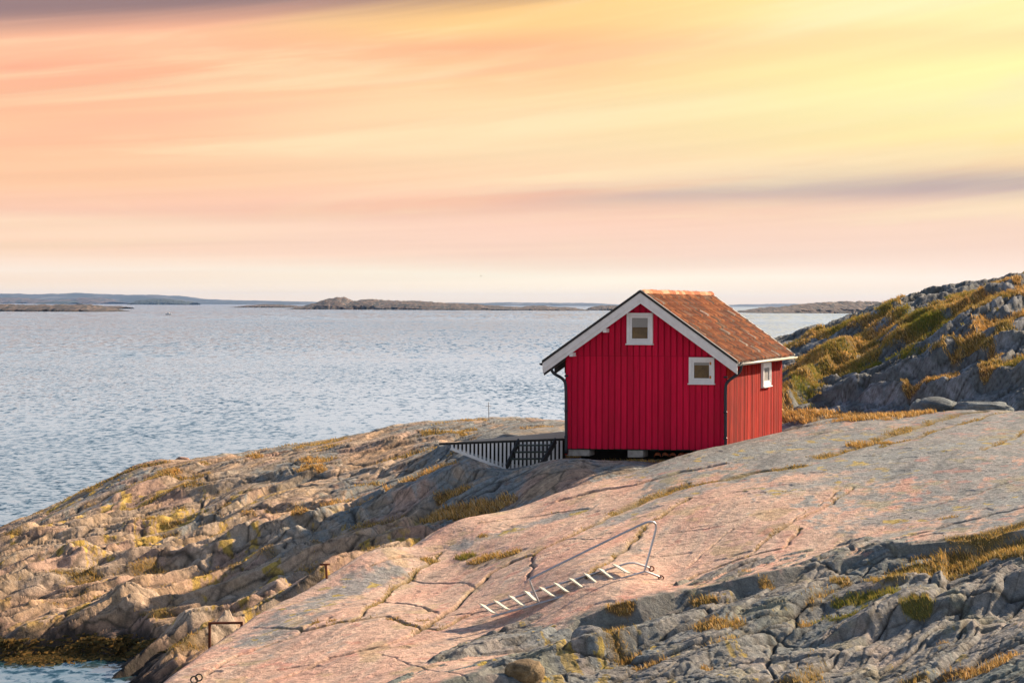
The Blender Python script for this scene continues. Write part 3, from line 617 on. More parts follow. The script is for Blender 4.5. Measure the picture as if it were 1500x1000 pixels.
# grass blades
def interp_ground(qx, qy):
    a = np.clip((qx / qy + .40) / .80 * (NU - 1), 0, NU - 2); b = np.clip((1 / qy - iv[0]) / (iv[-1] - iv[0]) * (NV - 1), 0, NV - 2)
    i = a.astype(int); j = b.astype(int); fa = a - i; fb = b - j
    return (GZ[j, i] * (1-fa) * (1-fb) + GZ[j, i+1] * fa * (1-fb) + GZ[j+1, i] * (1-fa) * fb + GZ[j+1, i+1] * fa * fb)
def blades(name, idx, ln, gn, mat, label):
    n = len(idx); jx = rng.normal(0, .02, n); jy = rng.normal(0, .04, n)
    bx = x[idx] + jx; by = y[idx] + jy; bz = interp_ground(bx, by) - .01
    L = ln * rng.uniform(.35, 1.35, n) ** 1.1; an = rng.uniform(0, 2 * np.pi, n); lean = rng.uniform(.15, .9, n) * L
    lx = np.cos(an) * lean * .7 - .35 * L; ly = np.sin(an) * lean * .7 - .1 * L
    w = rng.uniform(.004, .009, n) * (by / 40); wa = rng.uniform(-.5, .5, n); wx_, wy_ = np.cos(wa) * w, np.sin(wa) * w
    hz = np.sqrt(np.maximum(L ** 2 - lean ** 2 * .5, .2 * L ** 2))
    V_ = np.zeros((n, 5, 3)); 
    V_[:, 0] = np.stack([bx - wx_, by - wy_, bz], 1); V_[:, 1] = np.stack([bx + wx_, by + wy_, bz], 1)
    mx, my, mz = bx + lx * .35, by + ly * .35, bz + hz * .6
    V_[:, 2] = np.stack([mx + wx_ * .8, my + wy_ * .8, mz], 1); V_[:, 3] = np.stack([mx - wx_ * .8, my - wy_ * .8, mz], 1)
    V_[:, 4] = np.stack([bx + lx, by + ly, bz + hz * .92], 1)
    b = np.arange(n)[:, None] * 5; q = b + np.array([[0, 1, 2, 3]]); t = b + np.array([[3, 2, 4]])
    g = np.clip(gn + rng.normal(0, .15, n), 0, 1)[:, None]; r = rng.uniform(0, 1, n)[:, None]
    straw = np.array([.80, .60, .33]); dry = np.where(rng.uniform(0, 1, n)[:, None] > .78, straw, GOLD) * (.45 + .85 * r) * (1 - .35 * (rng.uniform(0, 1, n)[:, None] > .8)); wet = GREEN * (1 - r) + OLIVE * r
    c = dry * (1 - g) + wet * g; c = np.repeat(c, 5, 0)
    o = np_mesh(name, V_.reshape(-1, 3), [q, t], mat, c, False); tag(o, label, None, None, 'stuff'); return o
grass_mat = attr_mat('grass_blades', .7, False, .2, 1, .35)
area = np.abs(np.gradient(GX, axis=1) * np.gradient(GY, axis=0)).ravel()
prob = gam ** 1.3 * area * 1500 * (.22 / (.08 + gln)) * .6
cnt = rng.poisson(np.clip(prob, 0, 6)); idx = np.repeat(np.arange(len(x)), cnt)
idx = idx[(z[idx] > .6)]
inview = np.abs(x[idx] / y[idx]) < .33; idx = idx[inview]
MAXB = 420000
if len(idx) > MAXB: idx = rng.choice(idx, MAXB, False)
print('BLADES', len(idx))
onhill = D['which'][idx] == 3
blades('grass', idx[~onhill], gln[idx[~onhill]], ggn[idx[~onhill]], grass_mat, 'dry golden grass and moss growing in the cracks of the shore rocks')
blades('hill_grass', idx[onhill], gln[idx[onhill]], ggn[idx[onhill]], grass_mat, 'golden grass and green moss growing over the rocky hill')
# ------------------------------------------------------------------ sea
SEA_TILT = .104
def build_water():
    m, N, b = new_mat('sea_water')
    tc = N.node('ShaderNodeTexCoord'); pos = tc.outputs['Object']
    sp = N.node('ShaderNodeSeparateXYZ'); N.l.new(pos, sp.inputs[0]); yy = sp.outputs[1]
    def layer(sx, sy, rz, det, k, rough=.6):
        mp = N.node('ShaderNodeMapping'); N.l.new(pos, mp.inputs[0]); mp.inputs['Scale'].default_value = (sx, sy, 1); mp.inputs['Rotation'].default_value = (0, 0, rz)
        c = N.noise(mp.outputs[0], 1.0, det, rough, .4, 1); q_ = N.node('ShaderNodeSeparateColor'); N.l.new(c, q_.inputs[0])
        return [N.math('MULTIPLY', N.math('SUBTRACT', q_.outputs[i], .5), k) for i in (0, 1)]
    w0 = N.maprange(yy, 70, 140, 1, 0); w1 = N.math('SUBTRACT', N.maprange(yy, 70, 140, 0, 1), N.maprange(yy, 180, 320, 0, 1)); w2 = N.math('SUBTRACT', N.maprange(yy, 180, 320, 0, 1), N.maprange(yy, 650, 1200, 0, 1)); w3 = N.maprange(yy, 650, 1200, 0, 1)
    ls = [layer(2.7, 2.2, .12, 5, 1.3, .68), layer(2.2, .75, .05, 5, 1.25, .68), layer(1.2, .17, .02, 5, 1.25, .7), layer(.45, .028, .0, 5, 1.1, .7)]
    def blend(i):
        r = None
        for w_, l_ in zip((w0, w1, w2, w3), ls):
            t = N.math('MULTIPLY', w_, l_[i]); r = t if r is None else N.math('ADD', r, t)
        return r
    swell = layer(.05, .035, .2, 3, .22); wind = layer(.012, .004, .1, 3, .30)
    tx = N.math('MULTIPLY', blend(0), .6); ty = N.math('ADD', N.math('ADD', blend(1), swell[0]), N.math('ADD', wind[0], SEA_TILT))
    ty = N.math('MAXIMUM', ty, .084)
    nv = N.node('ShaderNodeVectorMath', operation='NORMALIZE'); N.l.new(N.comb(tx, N.math('MULTIPLY', ty, -1.0), 1.0), nv.inputs[0]); N.l.new(nv.outputs[0], b.inputs['Normal'])
    b.inputs['Base Color'].default_value = (.02, .07, .09, 1); b.inputs['Roughness'].default_value = .08; b.inputs['IOR'].default_value = 2.25
    b.inputs['Specular IOR Level'].default_value = .5
    mb = MB(); E = 30000
    mb.add([(-E, -200, 0), (E, -200, 0), (E, 2 * E, 0), (-E, 2 * E, 0)], [(0, 1, 2, 3)])
    tag(mb.build('sea', m), 'rippled pale blue grey sea reaching to the horizon', None, None, 'structure')
build_water()

# ------------------------------------------------------------------ islands and far coast
def island(name, prof, Y, depth, mat, label, seed, cfun, nu=260, nv=40, kind='structure'):
    """prof: silhouette [(px, py)] at distance Y; a real mound of the given depth"""
    pts = [P(a, b, Y) for a, b in prof]; xs = np.array([p[0] for p in pts]); zs = np.array([max(p[2], 0) for p in pts])
    ux = np.linspace(xs[0], xs[-1], nu); v = np.linspace(-1, 1, nv); X_, V_ = np.meshgrid(ux, v)
    hgt = np.interp(X_, xs, zs); sc = (xs[-1] - xs[0]) / 14.0
    cross = np.clip(1 - np.abs(V_) ** 2.2, 0, 1) ** .8
    nz = fbm(X_ / sc * 2, V_ * depth / sc * 2, 5, seed, .6)
    top = hgt * cross * (1 + .8 * nz * (1 - cross * .75)) + .18 * hgt.max() * nz * cross * .5
    top = np.where(cross < .02, -1.0, top); YY = Y + V_ * depth + nz * depth * .15
    # the rise along the sight line keeps the drawn height at the crest
    f = (np.arange(nv - 1)[:, None] * nu + np.arange(nu - 1)[None, :]).ravel(); q = np.stack([f, f + 1, f + nu + 1, f + nu], 1)
    cols = cfun(X_.ravel(), YY.ravel(), top.ravel(), sc, seed)
    o = np_mesh(name, np.stack([X_.ravel(), YY.ravel(), top.ravel()], 1), [q], mat, cols); tag(o, label, None, None, kind); return o
def c_rock(x, y, z, sc, seed):
    n = fbm(x / sc * 3, y / sc * 3 + z * 3 / sc, 5, seed + 50, .65)[:, None]; n2 = fbm(x / sc * 9, z * .6 + y / sc * 9, 3, seed + 60)[:, None]
    a = np.array([.09, .062, .048]); b = np.array([.015, .024, .027]); c = np.array([.17, .125, .10])
    k = np.clip(n * 3.5 + .4, 0, 1); r = b * (1 - k) + a * k; k2 = np.clip(n2 * 2.5 - .1, 0, 1); r = r * (1 - k2) + c * k2
    wet = np.clip(1 - z / 1.5, 0, 1)[:, None]; return r * (1 - .8 * wet)
def c_green(x, y, z, sc, seed):
    n = fbm(x / sc * 4, y / sc * 4, 4, seed)[:, None]; return np.array([.03, .045, .04]) * (1 + .6 * n)
def c_coast(x, y, z, sc, seed):
    n = fbm(x / sc * 5, y / sc * 5, 4, seed)[:, None]; k = np.clip(n * 2, 0, 1); return np.array([.03, .045, .045]) * (1 - k) + np.array([.12, .12, .12]) * k
far_mat = attr_mat('island_rock', .9, False)
island('island', [(-160,455),(-60,447),(0,446.5),(60,447),(120,446.5),(140,448),(155,452),(168,459)], 1560, 70, far_mat, 'low brown rocky island at the left edge of the sea', 1, c_rock)
island('island', [(95,449.5),(130,448.6),(170,448.3),(186,450)], 2300, 50, far_mat, 'thin flat skerry behind the low brown island', 2, c_rock, 120, 20)
island('island', [(196,443.6),(205,440.2),(225,438.6),(245,438.4),(262,440.2),(285,443.3)], 7500, 150, far_mat, 'small dark wooded islet in front of the far blue coast', 3, c_green)
island('island', [(62,443),(80,441.4),(105,441),(110,443)], 8200, 150, far_mat, 'tiny dark islet close under the far coast at left', 13, c_green, 80, 16)
island('island', [(344,450),(362,447.5),(385,446),(405,446.2),(430,447.5),(452,449.5)], 3300, 90, far_mat, 'low bare skerry left of the long rocky island', 4, c_rock)
island('island', [(432,453),(455,447),(475,441.5),(485,438),(497,436.5),(508,438),(516,442),(530,440.3),(548,439.2),(562,441.5),(580,442),(600,441.5),(618,442.5),(634,443.6),(650,444.6),(668,445),(690,446.5),(720,448),(745,449.5),(762,450.2),(780,448.8),(800,448.5),(812,450.5),(830,450),(850,453),(860,455)],
       2470, 120, far_mat, 'long rocky island with a rounded knoll at its left end', 5, c_rock, 500, 60)
island('island', [(858,455),(866,450),(880,448),(900,448),(930,450),(950,455)], 2600, 80, far_mat, 'small rocky island just left of the red shed roof', 6, c_rock)
island('island', [(1085,457),(1120,452),(1150,449.5),(1180,446.5),(1210,444.2),(1240,442.8),(1270,443),(1300,442.4),(1340,443),(1400,444),(1500,448)], 2000, 130, far_mat, 'long hilly island between the shed roof and the rocky hill', 7, c_rock, 400, 50)
island('far_coast', [(-300,436),(-200,431),(-100,429),(0,430.2),(60,431),(110,431),(160,431.6),(200,433.5),(240,433.4),(262,434.5),(290,438.2),(330,440),(380,441),(430,442.2),(470,443),(520,443.4),(600,443.6),(700,444.2),(760,443.6),(800,443),(850,443.6),(900,446),(960,447.2),(1000,447.5),(1060,447),(1100,446.4),(1160,445.5),(1260,446),(1400,447),(1700,447)],
       12500, 1200, far_mat, 'far blue coast along the horizon', 8, c_coast, 900, 30)
island('far_coast', [(-250,440),(-100,436.5),(0,437),(30,436.2),(50,439),(90,440),(120,436.5),(150,437),(170,442.5)], 9500, 400, far_mat, 'low pale headland before the far coast', 9, c_rock, 300, 24)

# haze: the air over the sea
def build_haze():
    m = bpy.data.materials.new('haze'); m.use_nodes = True; m.node_tree.nodes.clear(); N = NT(m.node_tree)
    v = N.node('ShaderNodeVolumePrincipled'); v.inputs['Color'].default_value = (.28, .52, 1.0, 1); v.inputs['Density'].default_value = 2.8e-5; v.inputs['Anisotropy'].default_value = .2
    o = N.node('ShaderNodeOutputMaterial'); N.l.new(v.outputs[0], o.inputs['Volume'])
    mb = MB(); mb.box((-9000, -60, -3.2), (9000, 15500, 95)); tag(mb.build('haze', m), 'thin pale haze over the sea', None, None, 'stuff')
HAZE = True
if HAZE: build_haze()

# ------------------------------------------------------------------ red shed
def wood_mat(name, c1, c2, c3, streak=1.0, rough=.7):
    m, N, b = new_mat(name); tc = N.node('ShaderNodeTexCoord')
    mp = N.node('ShaderNodeMapping'); N.l.new(tc.outputs['Object'], mp.inputs[0]); mp.inputs['Scale'].default_value = (14, 14, .9)
    n = N.noise(mp.outputs[0], 1.6, 5, .65); mp2 = N.node('ShaderNodeMapping'); N.l.new(tc.outputs['Object'], mp2.inputs[0]); mp2.inputs['Scale'].default_value = (1.1, 1.1, .7)
    n2 = N.noise(mp2.outputs[0], 1.4, 4, .6); at = N.node('ShaderNodeAttribute', attribute_name='Col')
    c = N.mix(N.maprange(n, .34, .68), (*c1, 1), (*c2, 1)); c = N.mix(N.math('MULTIPLY', N.maprange(n2, .45, .75), .6 * streak), c, (*c3, 1))
    c = N.mix(1.0, c, at.outputs['Color'], 'MULTIPLY'); N.l.new(c, b.inputs['Base Color']); b.inputs['Roughness'].default_value = rough; b.inputs['Specular IOR Level'].default_value = .12
    bp = N.node('ShaderNodeBump'); bp.inputs['Distance'].default_value = .006; N.l.new(n, bp.inputs['Height']); N.l.new(bp.outputs[0], b.inputs['Normal'])
    return m
red = wood_mat('red_boards', (.68, .009, .055), (.57, .007, .046), (.46, .014, .035), .7)
red_old = wood_mat('red_weathered_boards', (.42, .008, .004), (.17, .005, .003), (.44, .026, .006), 1.0, .8)
white = simple('white_paint', (.84, .85, .86), .5, 0, 5, .12, .001)
trimblack = simple('black_trim', (.012, .014, .018), .5, 0, 5, .3, .001)
pipe_mat = simple('dark_blue_pipe', (.018, .026, .04), .35, .3, 6, .3, .0005)
cream = simple('cream_paint', (.62, .58, .48), .5, 0, 7, .25, .001)
glass, N_, b_ = new_mat('window_glass'); b_.inputs['Base Color'].default_value = (.02, .022, .02, 1); b_.inputs['Roughness'].default_value = .03; b_.inputs['Specular IOR Level'].default_value = .8; b_.inputs['Alpha'].default_value = .22
dark_in = simple('dark_interior', (.03, .025, .02), .9, 0, 3, .4, 0)  # near-black, stands in for shade under the shed and behind the slats
concrete = simple('concrete', (.42, .40, .38), .9, 0, 9, .35, .01)
hinge_mat = simple('brass_hinge', (.55, .22, .05), .5, .4, 9, .3, 0)
tile_mat = attr_mat('clay_tiles', .85, True, .1, 1.2)

HA = Vector((1.486, 50.15)); HB = Vector((5.81, 49.80)); E1 = (HB - HA).normalized(); E2 = Vector((.36, 1)).normalized()
W = (HB - HA).length; LN = 7.33; ZB = 3.59
def q(s, t, z): p = HA + E1 * s + E2 * t; return (p.x, p.y, z)
RS, RZ, SL = 2.10, 7.86, .727
def roof_z(s): return RZ - abs(s - RS) * SL            # top of the tiles
shed = empty('boathouse', q(W / 2, LN / 2, ZB))
tag(shed, 'red wooden boathouse with white trim and orange tiled roof on the rocks', 'boathouse')
def wall_top(s): return roof_z(s) - .17
SEAM = 6.11
def board_wall_front(t0, sign, name, mat, pitch=.168, seam=True):
    mb = MB(); d = .02 * sign
    def strip(s0, s1, z0, ta, tb, col, z1=None):
        za = wall_top(s0) if z1 is None else z1; zb = wall_top(s1) if z1 is None else z1
        ss = [s0, s1]
        if z1 is None and s0 < RS < s1: ss = [s0, RS, s1]
        for a, b in zip(ss[:-1], ss[1:]):
            za = wall_top(a) if z1 is None else z1; zb = wall_top(b) if z1 is None else z1
            mb.hexa([q(a, ta, z0), q(b, ta, z0), q(b, tb, z0), q(a, tb, z0), q(a, ta, za), q(b, ta, zb), q(b, tb, zb), q(a, tb, za)], col)
    strip(0, W, ZB + .02, t0, t0 + .05 * sign, (.72, .72, .72))
    s = 0.0; i = 0
    while s < W - .02:
        w = .126 + .006 * random.random(); e = min(s + w, W); j = random.uniform(-.003, .003)
        k = random.uniform(.80, 1.12); c = (k, k, k)
        low = min(SEAM, wall_top(s), wall_top(e))
        strip(s, e, ZB + random.uniform(0, .015), t0 - d - j * sign, t0 + .0, c, low if seam else None)
        if seam and min(wall_top(s), wall_top(e)) > SEAM + .02:
            k = random.uniform(.86, 1.08); strip(s, e, SEAM + .018, t0 - d - .022 * sign - j, t0 - d, (k, k, k))
        s += pitch
    return mb.build(name, mat, shed)
board_wall_front(0, 1, 'wall', red)
board_wall_front(LN, -1, 'wall', red_old, seam=False)
def side_wall(s0, sgn, mat, pitch, wz):
    mb = MB(); h = wall_top(s0) - .0
    def bx(t0, t1, sa, sb, z0, z1, c):
        mb.hexa([q(sa, t0, z0), q(sb, t0, z0), q(sb, t1, z0), q(sa, t1, z0), q(sa, t0, z1), q(sb, t0, z1), q(sb, t1, z1), q(sa, t1, z1)], c)
    bx(.0, LN, s0 - .05 * sgn, s0, ZB - .15, h, (.40, .35, .35)); t = .0
    while t < LN - .03:
        w = wz * random.uniform(.9, 1.1); k = random.uniform(.72, 1.12)
        if sgn > 0 and t < 2.2: c = (k * .80, k * .95, k * .8)
        else: c = (k, k, k)
        bx(t, min(t + w, LN), s0, s0 + sgn * random.uniform(.020, .032), ZB - .15 - random.uniform(0, .03), h, c); t += pitch
    return mb.build('wall', mat, shed)
w_r = side_wall(W, 1, red_old, .135, .105); side_wall(0, -1, red_old, .16, .11)
# floor and dark underside
mb = MB(); mb.box((.02, .02, ZB - .02), (W - .02, LN - .02, ZB + .06), q); mb.box((.3, .3, ZB + .5), (W - .3, .34, ZB + .52), q); mb.build('floor', dark_in, shed)
# pantiles
def tiles(name, side):
    run = (W + .33 - RS) if side > 0 else (RS + .50); n = math.hypot(1, SL); slope = run * n
    rows = 11; t0, t1 = -.33, LN + .22; cols = 33; cw = (t1 - t0) / cols; rl = slope / rows
    vs = []; fs = []; cs = []
    for r in range(rows):
        for c in range(cols):
            jt = random.uniform(-.012, .012); jd = random.uniform(-.018, .018); jz = random.uniform(-.004, .008); tw = random.uniform(-.010, .010)
            base = random.choice([(.34, .105, .035), (.27, .075, .028), (.38, .13, .045), (.20, .06, .03), (.16, .065, .038), (.30, .085, .03)])
            k = random.uniform(.5, .98); lich = random.random()
            if lich > .84: base = tuple(a * .5 + b * .5 for a, b in zip(base, (.20, .17, .13)))
            if lich > .985: base = (.42, .34, .28)
            NX = 9
            b = len(vs)
            for jj in range(3):
                dd = r * rl + jj / 2 * (rl * 1.10) + jd; lift = .05 * (jj / 2) + jz
                for ii in range(NX):
                    a = ii / (NX - 1); tt = t0 + (c + a * 1.06) * cw + jt + tw * jj
                    prof = .062 * max(0, math.sin(a * math.pi * 1.0) ** 1.5) if a < .55 else .062 * (math.sin(a * math.pi) ** 1.5) - .012 * math.sin((a - .55) / .45 * math.pi)
                    hh = prof + lift + .02
                    sx = dd / n + .0; zz = RZ - sx * SL - .055 + hh
                    vs.append(q(RS + side * sx, tt, zz)); cs.append(tuple(min(1, v * k) for v in base))
            # front lip
            for ii in range(NX):
                p = vs[b + 2 * NX + ii]; vs.append((p[0], p[1], p[2] - .028)); cs.append(tuple(v * k * .7 for v in base))
            for jj in range(3):
                for ii in range(NX - 1):
                    i0 = b + jj * NX + ii; fs.append((i0, i0 + 1, i0 + NX + 1, i0 + NX))
    m = MB(); m.v = vs; m.f = fs; m.c = cs; return m.build(name, tile_mat, shed, True)
rt = tiles('roof', 1); rt2 = tiles('roof', -1)
mb = MB()      # boarding under the tiles
for side in (1, -1):
    run = (W + .30 - RS) if side > 0 else (RS + .47)
    a, b = RS, RS + side * run; za, zb = RZ - .05, RZ - .05 - run * SL
    mb.hexa([q(a, -.30, za - .10), q(b, -.30, zb - .10), q(b, LN + .2, zb - .10), q(a, LN + .2, za - .10), q(a, -.30, za), q(b, -.30, zb), q(b, LN + .2, zb), q(a, LN + .2, za)], (1, 1, 1))
mb.build('roof_boarding', simple('grey_boards', (.30, .27, .25), .8, 0, 6, .3, .002), shed)
# ridge tiles
mb = MB(); nr = 22
for i in range(nr):
    a = -.33 + i * (LN + .5) / nr; b = a + (LN + .5) / nr * 1.1; col_ = random.choice([(.36, .12, .05), (.42, .18, .09), (.46, .26, .16), (.28, .09, .04)])
    vs = []; dz = random.uniform(-.008, .012)
    for jj in range(2):
        t = a if jj == 0 else b
        for k in range(9):
            an = math.pi * k / 8; rr = .115 + (.018 if jj == 1 else 0)
            vs.append(q(RS + math.cos(an) * rr, t, RZ - .055 + math.sin(an) * rr * .85 + dz + (.012 if jj else 0)))
    for k in range(9):
        p = vs[9 + k]; vs.append((p[0] , p[1], p[2] - .02))
    mb.add(vs, [(k, k + 1, 10 + k, 9 + k) for k in range(8)] + [(9 + k, 10 + k, 19 + k, 18 + k) for k in range(8)], col_)
mb.build('ridge_tile', tile_mat, shed, True)
# barge boards, black cover strip
def barge(tA, tB, name, mat, off0, off1, out=0.0):
    for side in (1, -1):
        run = (W + .36 - RS + out) if side > 0 else (RS + .53 + out); mb = MB(); a, b = RS, RS + side * run
        z = lambda s, o: RZ - abs(s - RS) * SL - o
        mb.hexa([q(a, tA, z(a, off1)), q(b, tA, z(b, off1)), q(b, tB, z(b, off1)), q(a, tB, z(a, off1)), q(a, tA, z(a, off0)), q(b, tA, z(b, off0)), q(b, tB, z(b, off0)), q(a, tB, z(a, off0))])
        mb.build(name, mat, shed)
barge(-.375, -.35, 'bargeboard', white, .025, .205); barge(-.35, -.325, 'bargeboard', white, .10, .315); barge(-.40, -.29, 'verge_strip', trimblack, -.055, .022, .01)
barge(LN + .20, LN + .225, 'bargeboard', white, .0, .20, -.12); barge(LN + .17, LN + .24, 'verge_strip', cream, -.05, -.003, .01)
# soffit rafters visible under the left eave
for t in np.arange(-.1, LN, .9):
    mb = MB(); mb.hexa([q(-.58, t, roof_z(-.58) - .33), q(.0, t, roof_z(0) - .33), q(.0, t + .07, roof_z(0) - .33), q(-.58, t + .07, roof_z(-.58) - .33), q(-.58, t, roof_z(-.58) - .16), q(.0, t, roof_z(0) - .16), q(.0, t + .07, roof_z(0) - .16), q(-.58, t + .07, roof_z(-.58) - .16)])
    mb.build('rafter', trimblack, shed)
# purlin ends under the left slope
for s in (.18, 1.08):
    mb = MB(); mb.box((s, -.32, roof_z(s) - .36), (s + .09, .0, roof_z(s) - .26), q); mb.build('purlin_end', white, shed)
# gutters
def gutter(s, za, mat):
    mb = MB(); vs = []; r = .06; K = 8
    for t in (-.34, LN + .23):
        for rr in (r, r - .012):
            for k in range(K + 1):
                an = math.pi + math.pi * k / K; vs.append(q(s + math.cos(an) * rr, t, za + math.sin(an) * rr))
    n = K + 1; fs = []
    for k in range(K):
        fs += [(k, k + 1, 2*n + k + 1, 2*n + k), (n + k + 1, n + k, 3*n + k, 3*n + k + 1), (k, n + k, n + k + 1, k + 1), (2*n + k, 2*n + k + 1, 3*n + k + 1, 3*n + k)]
    fs += [(0, 2*n, 3*n, n), (K, n + K, 3*n + K, 2*n + K)]
    mb.add(vs, fs); return mb.build('gutter', mat, shed, True)
gutter(W + .40, roof_z(W + .36) - .03, cream); gutter(-.57, roof_z(-.53) - .03, pipe_mat)
for path, Yp in (([(806.4,533),(807.5,541),(811,547),(820,551.5),(827,557),(829,566),(829.3,600),(829.5,664)], 50.0), ([(1086,531),(1085.5,541),(1080,549),(1070,555),(1064,561),(1062.5,570),(1062.5,600),(1063,655)], 49.66)):
    mb = MB(); mb.tube(smooth_path([P(a, b, Yp) for a, b in path], it=2), .042, 12); dp = mb.build('downpipe', pipe_mat, shed, True)
    for zz in (5.55, 4.6, 3.9):
        p = P(path[-2][0], 600, Yp); k = MB(); k.tube([(p[0], p[1], zz), (p[0], p[1], zz + .05)], .052, 12); k.build('pipe_bracket', pipe_mat, dp, True)
# windows
curtain, N_, b_ = new_mat('lace_curtain'); b_.inputs['Base Color'].default_value = (.62, .62, .60, 1); b_.inputs['Roughness'].default_value = .9
tcn = N_.node('ShaderNodeTexCoord'); wv_ = N_.node('ShaderNodeTexWave'); wv_.inputs['Scale'].default_value = 12; wv_.inputs['Distortion'].default_value = 2; N_.l.new(tcn.outputs['Object'], wv_.inputs[0])
N_.l.new(N_.mix(wv_.outputs['Fac'], (.5, .5, .5, 1), (.88, .88, .86, 1)), b_.inputs['Base Color'])
reflect_brown = simple('brown_reflection', (.42, .25, .07), .8, 0, 4, .55, .004)  # brown of the rocks mirrored in the glass, painted as a colour
def window(fq, a0, a1, z0, z1, ca=.085, sash=.05, hinges=False, curt=.45, out=1.0):
    """fq(a, d, z): a along the wall, d outwards"""
    mb = MB()
    def ring(m, x0, x1, zz0, zz1, w, d0, d1):
        m.box((x0, d0, zz0), (x0 + w, d1, zz1), fq); m.box((x1 - w, d0, zz0), (x1, d1, zz1), fq)
        m.box((x0 + w, d0, zz0), (x1 - w, d1, zz0 + w), fq); m.box((x0 + w, d0, zz1 - w), (x1 - w, d1, zz1), fq)
    ring(mb, a0, a1, z0, z1, ca, .0, .075)
    win = mb.build('window', white, shed, False, .004)
    m = MB(); ring(m, a0 + ca + .002, a1 - ca - .002, z0 + ca + .002, z1 - ca - .002, sash, .0, .055); m.build('sash', white, win, False, .003)
    m = MB(); m.box((a0 - .02, .0, z0 - .035), (a1 + .02, .11, z0 - .002), fq); m.build('sill', white, win, False, .003)
    x0, x1, y0, y1 = a0 + ca + sash, a1 - ca - sash, z0 + ca + sash, z1 - ca - sash
    m = MB(); m.box((x0, .036, y0), (x1, .040, y1), fq); m.build('pane', glass, win)
    m = MB(); m.box((x0, .001, y1 - (y1 - y0) * curt), (x1, .018, y1), fq); m.build('curtain', curtain, win)
    m = MB(); m.box((x0, .001, y0), (x1, .010, y1 - (y1 - y0) * curt - .002), fq); m.build('rock_reflection', reflect_brown, win)  # painted reflection of the rocks in the lower pane
    if hinges:
        for zz in (z0 + .13, z1 - .2):
            m = MB(); m.box((a1 - ca - .035, .056, zz), (a1 - ca + .012, .08, zz + .075), fq); m.build('hinge', hinge_mat, win)
    return win
fr = lambda a, d, z: q(a, -.045 - d, z)
fr2 = lambda a, d, z: q(a, -.03 - d, z)
window(fr, 1.665, 2.365, 6.46, 7.29, curt=.45)
window(fr2, 3.34, 4.02, 5.40, 6.10, hinges=True, curt=.18)
window(lambda a, d, z: q(W + .028 + d, a, z), 4.25, 5.35, 5.14, 5.83, curt=1.0, ca=.09, sash=.06)
# footings
for a0, a1, t0, z0 in ((1.66, 2.08, .05, ZB - .22), (.02, .62, .05, ZB - .2), (3.9, 4.3, .1, ZB - .25)):
    m = MB(); m.box((a0, t0, z0), (a1, t0 + .5, ZB - .022), q); m.build('footing', concrete, shed, False, .015)
m = MB(); m.box((.05, 1.2, ZB - .6), (W - .1, 1.3, ZB - .03), q); m.build('underfloor_shade_sheet', dark_in, shed)  # added dark sheet standing in for the shade under the shed
adopt(shed)
# spare roof tiles stacked under the shed
spare = None
for i in range(7):
    s = 2.42 + .21 * i; t = .22 + .03 * (i % 2); z0 = float(terrain(np.array([q(s, t, 0)[0]]), np.array([q(s, t, 0)[1]]))[0]) + .005
    if spare is None:
        m = MB()
        for L_ in range(3):
            vs = []
            for yy in (0, .30):
                for rr in (0, .014):
                    for k in range(9):
                        an = math.pi * k / 8; vs.append((-.09 * math.cos(an), yy, (.065 + rr) * math.sin(an) + L_ * .022))
            n = 9; fs = [(k, k+1, 2*n+k+1, 2*n+k) for k in range(8)] + [(n+k+1, n+k, 3*n+k, 3*n+k+1) for k in range(8)] + [(k, n+k, n+k+1, k+1) for k in range(8)]
            m.add(vs, fs, (.48, .15, .07))
        o = m.build('roof_tile', tile_mat, None, True); spare = o
    else: o = spare.copy(); COL.objects.link(o)
    p = q(s, t, max(z0, 3.36)); o.location = p; o.rotation_euler = (0, 0, -.08 + random.uniform(-.15, .15))
    tag(o, 'curved orange roof tile lying in the row under the red boathouse', 'roof tile', 'spare roof tiles under the boathouse')

# ------------------------------------------------------------------ deck with white slats, and steps
deck = empty('deck', P(735, 650, 50.6)); tag(deck, 'wedge shaped wooden deck with white slatted side, left of the red boathouse', 'deck')
dark_wood = simple('dark_tarred_wood', (.022, .022, .020), .7, 0, 8, .4, .003)
plank = simple('weathered_planks', (.42, .32, .23), .8, 0, 3, .3, .002, (1, 9, 1))
DL = Vector(P(643, 648.5, 50.75)); DR = Vector(P(828, 641.5, 50.55))
def dk(u, back, z): p = DL.lerp(DR, u); return (p.x + .1 * back, p.y + back, p.z + z)
mb = MB(); mb.bar(dk(0, 0, -.03), dk(1, 0, -.03), .05, .06); mb.build('rim_beam', dark_wood, deck)
mb = MB()
for i in range(18):
    u0 = 0.02; b0 = .03 + i * .15; 
    u0 = min(.95, (i / 18) ** .9 * .93)
    mb.hexa([dk(u0, b0, -.03), dk(1, b0, -.03), dk(1, b0 + .14, -.03), dk(u0, b0 + .14, -.03), dk(u0, b0, 0.002), dk(1, b0, 0.002), dk(1, b0 + .14, 0.002), dk(u0, b0 + .14, 0.002)])
mb.build('deck_planks', plank, deck)
mb = MB()
for i in range(28):
    u = .105 + i * .032; px = 643 + 185 * u; zt = DL.lerp(DR, u).z - .02
    bot = P(px, min(656 + (px - 662) * .42, 690), 50.7)[2] - .04; bot = min(bot, zt - .06)
    p = DL.lerp(DR, u); hx = .030; mb.box((p.x - hx, p.y - .02, bot), (p.x + hx, p.y + .0, zt), None)
mb.build('slats', white, deck)
mb = MB(); mb.bar(P(660, 656.5, 50.69), P(744, 689, 50.6), .02, .075); mb.build('bottom_board', white, deck)
mb = MB()
